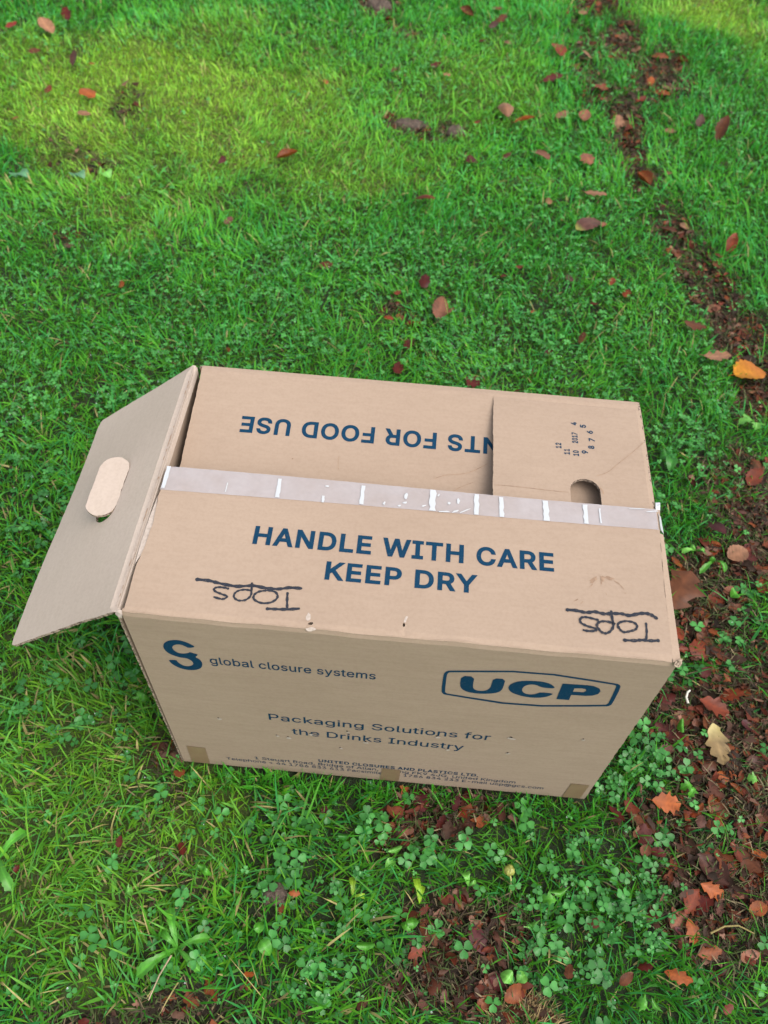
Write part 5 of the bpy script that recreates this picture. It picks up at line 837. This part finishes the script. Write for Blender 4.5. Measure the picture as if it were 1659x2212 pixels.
def make_leaf(x, y, L, ang, kind, colour, label, group, seed, lift=None, tilt=None):
    rs = np.random.default_rng(seed)
    V, F, K = leaf_shape(kind, L, rs)
    base = np.array(PAL[colour]) * rs.uniform(.62, 1.08)
    C = base[None] * K[:, None]
    if colour == 'yellow': f = np.clip(V[:, 0] / L + .5, 0, 1)[:, None]; C = C * (1 - f * .75) + np.array([.40, .11, .03]) * f * .75
    if label and 'yellow green base' in label: f = np.clip(.18 - (V[:, 0] / L + .5), 0, .18)[:, None] / .18; C = C * (1 - f) + np.array([.33, .36, .08]) * f
    if kind == 'straw' or colour == 'straw': f = np.clip(.45 - (V[:, 0] / L + .5), 0, .45)[:, None] / .45; C = C * (1 - f) + np.array([.48, .42, .17]) * f
    mu = float(field('mud', np.array([x]), np.array([y]))[0])
    if lift is None: lift = ((.028 if L > .04 else .019) - (.007 if L > .04 else .004) * mu) * rs.uniform(.8, 1.2)
    up = label and any(w_ in label for w_ in ('upright', 'standing', 'leaning'))
    tx, ty = rs.normal(0, .10 if kind in ('round', 'cup') or colour == 'straw' else .22, 2) if tilt is None else tilt
    if up: ty = -.75; V = V * .75
    M = Matrix.Rotation(R(ang), 3, 'Z') @ Matrix.Rotation(ty, 3, 'Y') @ Matrix.Rotation(tx, 3, 'X')
    V = V @ np.array(M).T
    z = gz1(x, y) + lift + max(0, -V[:, 2].min()) * .45
    o = mesh_obj('fallen_leaf', V + np.array([x, y, z]), F, M_leaf, None, None, C, True, loc=(x, y, z))
    tag(o, label, 'leaf', group)
    if L > .045:
        a = V[7 * 0 + 3]; dr = (V[3] - V[3 + 14]); dr = dr / (np.linalg.norm(dr) + 1e-9); sd = np.cross(dr, (0, 0, 1)); sd /= np.linalg.norm(sd) + 1e-9
        p = [a, a + dr * L * .10 + np.array([0, 0, .002]), a + dr * L * .20 + sd * L * .03]; w_ = .0007
        VV = []
        for q_ in p: VV += [q_ + sd * w_, q_ + np.array([0, 0, w_ * 1.6]), q_ - sd * w_]
        FF = [[k * 3 + i, k * 3 + (i + 1) % 3, k * 3 + 3 + (i + 1) % 3, k * 3 + 3 + i] for k in range(2) for i in range(3)]
        mesh_obj('stalk', np.array(VV) + np.array([x, y, z]), FF, M_leaf, o, None, np.tile(base * .7, (9, 1)), True)
    return o
def region(x, y):
    if y < -.02 and x < .72 and field('mud', np.array([x]), np.array([y]))[0] > .3: return 'on the bare patch in front of the box' if x > .2 else 'on the bare soil at the near left'
    if field('mud', np.array([x]), np.array([y]))[0] > .3 and x > .55:
        if y < .12: return 'in the dense litter right of the box base'
        if y < .62: return 'in the muddy track to the right of the box'
        if y < 1.1: return 'in the leaf track behind the right corner of the box'
        return 'in the narrow far strip of leaves across the lawn'
    if y > 1.3: return 'in the far lawn well behind the box'
    if y > .42: return 'in the lawn just behind the box'
    return 'in the clover beside the box' if x > .55 else 'in the near grass in front of the box'
import collections
for i, (x, y, L, ang, kind, colour, label) in enumerate(LEAVES):
    kind = kind or 'scrap'; colour = colour or random.choice(['rust', 'darkred', 'orange', 'brown', 'rust'])
    if label: make_leaf(x, y, L, ang, kind, colour, label, 'fallen autumn leaves', 100 + i)
    else:
        rg = region(x, y)
        make_leaf(x, y, L, ang, kind, colour, 'small %s leaf %s' % (CN[colour], rg), 'small %s leaves %s' % (CN[colour], rg), 100 + i)
# more leaves of the litter, placed where the track and the bare patches are
cf_ = ['tan', 'brown', 'pink', 'rust', 'orange', 'leather']
r = np.random.default_rng(77); need = 299 - len(LEAVES); cnt = 0; placed = [(l[0], l[1]) for l in LEAVES]; tries = 0
cl_ = ['rust', 'brown', 'darkred', 'mauve', 'brown', 'orange', 'brown', 'plum', 'rust', 'darkred', 'leather', 'brown']
while cnt < need and tries < 60000:
    tries += 1
    x, y = r.uniform(-.1, 1.6), r.uniform(-.33, 2.9)
    if -.01 < x < W + .01 and -.01 < y < D + .01: continue
    f = float(field('mud', np.array([x]), np.array([y]))[0])
    u, v, dp = view_px(np.array([x]), np.array([y]))
    if not (-20 < u[0] < 1680 and -20 < v[0] < 2230): continue
    if x < .62 and y > .4 and x < .6: continue
    wgt = f * (1.0 if y < .15 else .55 if y < .7 else .5)
    if x < .2: wgt *= .15
    if r.random() > wgt: continue
    if min((x - a) ** 2 + (y - b_) ** 2 for a, b_ in placed) < (.013 if x > .62 else .02) ** 2: continue
    placed.append((x, y)); cnt += 1
    kd = ['scrap', 'oak', 'beech', 'scrap', 'oak', 'fold', 'cup'][r.integers(0, 7)]; co = cl_[r.integers(0, len(cl_))] if y < .9 else cf_[r.integers(0, 6)]
    L = float(np.clip(r.gamma(5, .0058), .015, .055)); rg = region(x, y)
    kn = {'scrap': 'torn', 'oak': 'lobed', 'beech': 'oval', 'fold': 'folded', 'cup': 'cupped'}[kd]
    make_leaf(x, y, L, r.uniform(0, 360), kd, co, '%s %s leaf lying %s' % (kn, CN[co], rg), '%s %s leaves %s' % (kn, CN[co], rg), 1000 + cnt, lift=.006 + .010 * r.random())

# ------------------------------------------------------------------ broad leaved weeds
def weed_leaf(parent, base, tipv, wd_, kind, col, rs):
    tv = np.array([tipv[0], tipv[1], 0.]); L = float(np.linalg.norm(tv)); L = max(L, .012); d_ = tv / (np.linalg.norm(tv) + 1e-9) if np.linalg.norm(tv) > 1e-4 else np.array([1., 0, 0])
    sd = np.array([-d_[1], d_[0], 0]); nt_, ns = 16, 7; V = []; K = []; F = []
    wmax = min(wd_ * .5, .022); hgt = rs.uniform(.012, .024); cc = rs.uniform(.15, .45)
    for i in range(nt_):
        t = i / (nt_ - 1)
        if kind == 'dandelion': e = (.14 + .86 * t ** .8) * (1 - max(0, t - .86) / .14 * .98) * (.68 + .32 * (((t * 6.5) % 1)))
        elif kind == 'ivy':
            e = 0.07 if t < .3 else math.sin(math.pi * ((t - .3) / .7) ** .6) ** .6 * (.72 + .28 * math.cos(2 * math.pi * 2.5 * (t - .3) / .7 + .4))
            e = max(e, .05)
        else: e = .07 if t < .22 else max(.04, math.sin(math.pi * ((t - .22) / .78) ** .85) ** .65)
        zc_ = hgt * math.sin(math.pi * (.1 + .75 * t)) + .010
        for j in range(ns):
            s_ = (j - 3) / 3; w_ = wmax * e * (1 + .05 * rs.uniform(-1, 1))
            V.append(base + d_ * (L * t + (abs(s_) * w_ * .3 if kind != 'oval' else 0)) + sd * s_ * w_ + np.array([0, 0, zc_ + cc * abs(s_) * w_ + rs.uniform(-.0006, .0006)]))
            K.append(1.35 if s_ == 0 else 1 + .08 * math.cos(2 * math.pi * 7 * (t - .2 * abs(s_))) + rs.uniform(-.06, .06))
    for i in range(nt_ - 1):
        for j in range(ns - 1):
            a = i * ns + j; F.append([a, a + 1, a + ns + 1, a + ns])
    return mesh_obj('leaf', V, F, M_weed, parent, None, np.array(K)[:, None] * col[None], True)
for i, (x, y, kind, lv_, label) in enumerate(WEEDS):
    rs = np.random.default_rng(500 + i); z = gz1(x, y)
    root = bpy.data.objects.new({'dandelion': 'dandelion_plant', 'ivy': 'lobed_weed', 'oval': 'broadleaf_weed'}[kind], None); scene.collection.objects.link(root)
    root.location = (x, y, z); root['_o'] = [x, y, z]; root.empty_display_size = .02
    tag(root, label, 'weed', 'broad leaved weeds in the lawn')
    col = np.array([.085, .33, .030]) if 'dark green' not in label else np.array([.035, .19, .02])
    if 'light' in label or 'pale' in label: col = np.array([.16, .46, .075])
    if 'bluish' in label or 'blue green' in label: col = np.array([.10, .27, .13])
    if 'yellowish' in label: col = np.array([.25, .45, .03])
    for dx, dy, wd_ in lv_: weed_leaf(root, np.array([x, y, z]), (dx, dy), wd_, kind, col * rs.uniform(.85, 1.15), rs)

# ------------------------------------------------------------------ soil lumps, straw, stalks, clover bud
def lump(x, y, rx, ry, rz, label, seed, mat=M_clod, name='soil_clod', cat='soil lump', group='dark lumps of soil on the lawn'):
    rs = np.random.default_rng(seed); V = []; F = []; nu, nv_ = 22, 12; z = gz1(x, y)
    for j in range(nv_ + 1):
        ph_ = math.pi * j / nv_
        for i in range(nu):
            a = 2 * math.pi * i / nu
            k = .7 + .7 * float(fbm(np.array([math.cos(a) * 2 + seed]), np.array([math.sin(a) * 2 + j * .35]), 1.5)[0]) - .1 + rs.uniform(-.05, .05)
            V.append((x + rx * k * math.sin(ph_) * math.cos(a), y + ry * k * math.sin(ph_) * math.sin(a), z + .004 + rz * k * math.cos(ph_)))
    for j in range(nv_):
        for i in range(nu): F.append([j * nu + i, j * nu + (i + 1) % nu, (j + 1) * nu + (i + 1) % nu, (j + 1) * nu + i])
    o = mesh_obj(name, V, F, mat, None, None, None, True, loc=(x, y, z)); tag(o, label, cat, group); return o
lump(.063, 2.70, .050, .040, .030, 'dark soil lump at the far end of the lawn', 1)
lump(.225, 1.915, .055, .022, .022, 'long dark worm cast of soil, left one of a pair in the far lawn', 2)
lump(.352, 1.900, .030, .024, .026, 'round grey brown soil lump, right one of a pair in the far lawn', 3)
lump(.164, -.172, .020, .017, .016, 'small dark soil lump in the near grass in front of the box', 4)
# pale dead grass tuft at the near edge
r = np.random.default_rng(9); n = 900; a = r.uniform(0, 6.28, n); rd = .030 * np.sqrt(r.random(n)); x = .505 + rd * np.cos(a) * 1.3; y = -.300 + rd * np.sin(a)
cq = np.array([.34, .25, .12]) * (.5 + .9 * r.random((n, 1)))
pv, pc, p4, p3 = blades('t', x, y, a + r.normal(0, .8, n), r.uniform(.012, .035, n), r.uniform(.0009, .0018, n), r.uniform(.2, 1.3, n), r.uniform(0, 1.4, n), cq, cq * 1.1, M_deb)
tuft = fast_mesh('dead_grass_tuft', pv, [p4, p3], None, M_deb, pc); tag(tuft, 'fuzzy pale tan tuft of dead grass at the near edge below the bare patch', 'grass tuft')
def stalk(name, pts, rad, col, label, cat, group=None):
    P = [np.array(p, float) for p in pts]; V = []; F = []
    for i, p in enumerate(P):
        d_ = P[min(i + 1, len(P) - 1)] - P[max(i - 1, 0)]; d_ /= np.linalg.norm(d_); a_ = np.cross(d_, (0, 0, 1)); a_ /= np.linalg.norm(a_) + 1e-9; b_ = np.cross(d_, a_)
        for k in range(6): t = k * math.pi / 3; V.append(p + (a_ * math.cos(t) + b_ * math.sin(t)) * rad * (1 - .4 * i / len(P)))
    for i in range(len(P) - 1):
        for k in range(6): F.append([i * 6 + k, i * 6 + (k + 1) % 6, i * 6 + 6 + (k + 1) % 6, i * 6 + 6 + k])
    o = mesh_obj(name, V, F, M_deb, None, None, np.tile(col, (len(V), 1)), True, loc=tuple(P[0])); tag(o, label, cat, group); return o
def zz(x, y, h): return (x, y, gz1(x, y) + h)
stalk('dry_straw', [zz(.049, -.262, .034), zz(.040, -.286, .036), zz(.030, -.312, .030)], .0011, (.38, .30, .20), 'thin pale straw lying over the near left grass', 'straw', 'dry stalks')
stalk('dry_twig', [zz(.755, -.170, .020), zz(.775, -.160, .024), zz(.795, -.157, .024), zz(.815, -.165, .020)], .0014, (.28, .23, .09), 'curved olive stalk lying in the dense litter at right', 'stalk', 'dry stalks')
stalk('white_stalk', [zz(.775, .168, .022), zz(.772, .176, .026), zz(.776, .186, .026), zz(.782, .192, .022)], .0022, (.70, .70, .62), 'small white curled stalk in the mud right of the box corner', 'stalk', 'dry stalks')
bud = bpy.data.objects.new('flower_bud', None); scene.collection.objects.link(bud); bz = gz1(.483, -.12); bud.location = (.483, -.12, bz); bud['_o'] = [.483, -.12, bz]
tag(bud, 'round yellow green flower bud on a pale stem in the clover below the box', 'flower bud')
hd = lump(.483, -.118, .0075, .0075, .007, 'x', 8, M_weed, 'bud_head'); hd.parent = bud
me = hd.data; off_ = np.array(hd['_o']) - np.array(bud['_o']); co = np.empty(len(me.vertices) * 3); me.vertices.foreach_get('co', co); co = co.reshape(-1, 3) + off_ + np.array([0, 0, .030]); me.vertices.foreach_set('co', co.ravel())
hd.location = (0, 0, 0)
for k_ in ('label', 'category', 'group'):
    if k_ in hd: del hd[k_]
ca = me.color_attributes.new('Col', 'FLOAT_COLOR', 'POINT'); ca.data.foreach_set('color', np.tile([.40, .42, .10, 1], len(me.vertices)).astype(np.float32))
sk = stalk('stem', [(.483, -.120, bz + .034), (.486, -.128, bz + .028), (.489, -.140, bz + .006)], .0014, (.45, .45, .18), 'x', 'x'); sk.parent = bud
so = np.array(sk['_o']) - np.array(bud['_o']); sk.location = so.tolist()
for k_ in ('label', 'category'): del sk[k_]

for o in bpy.data.objects:
    if '_o' in o: del o['_o']
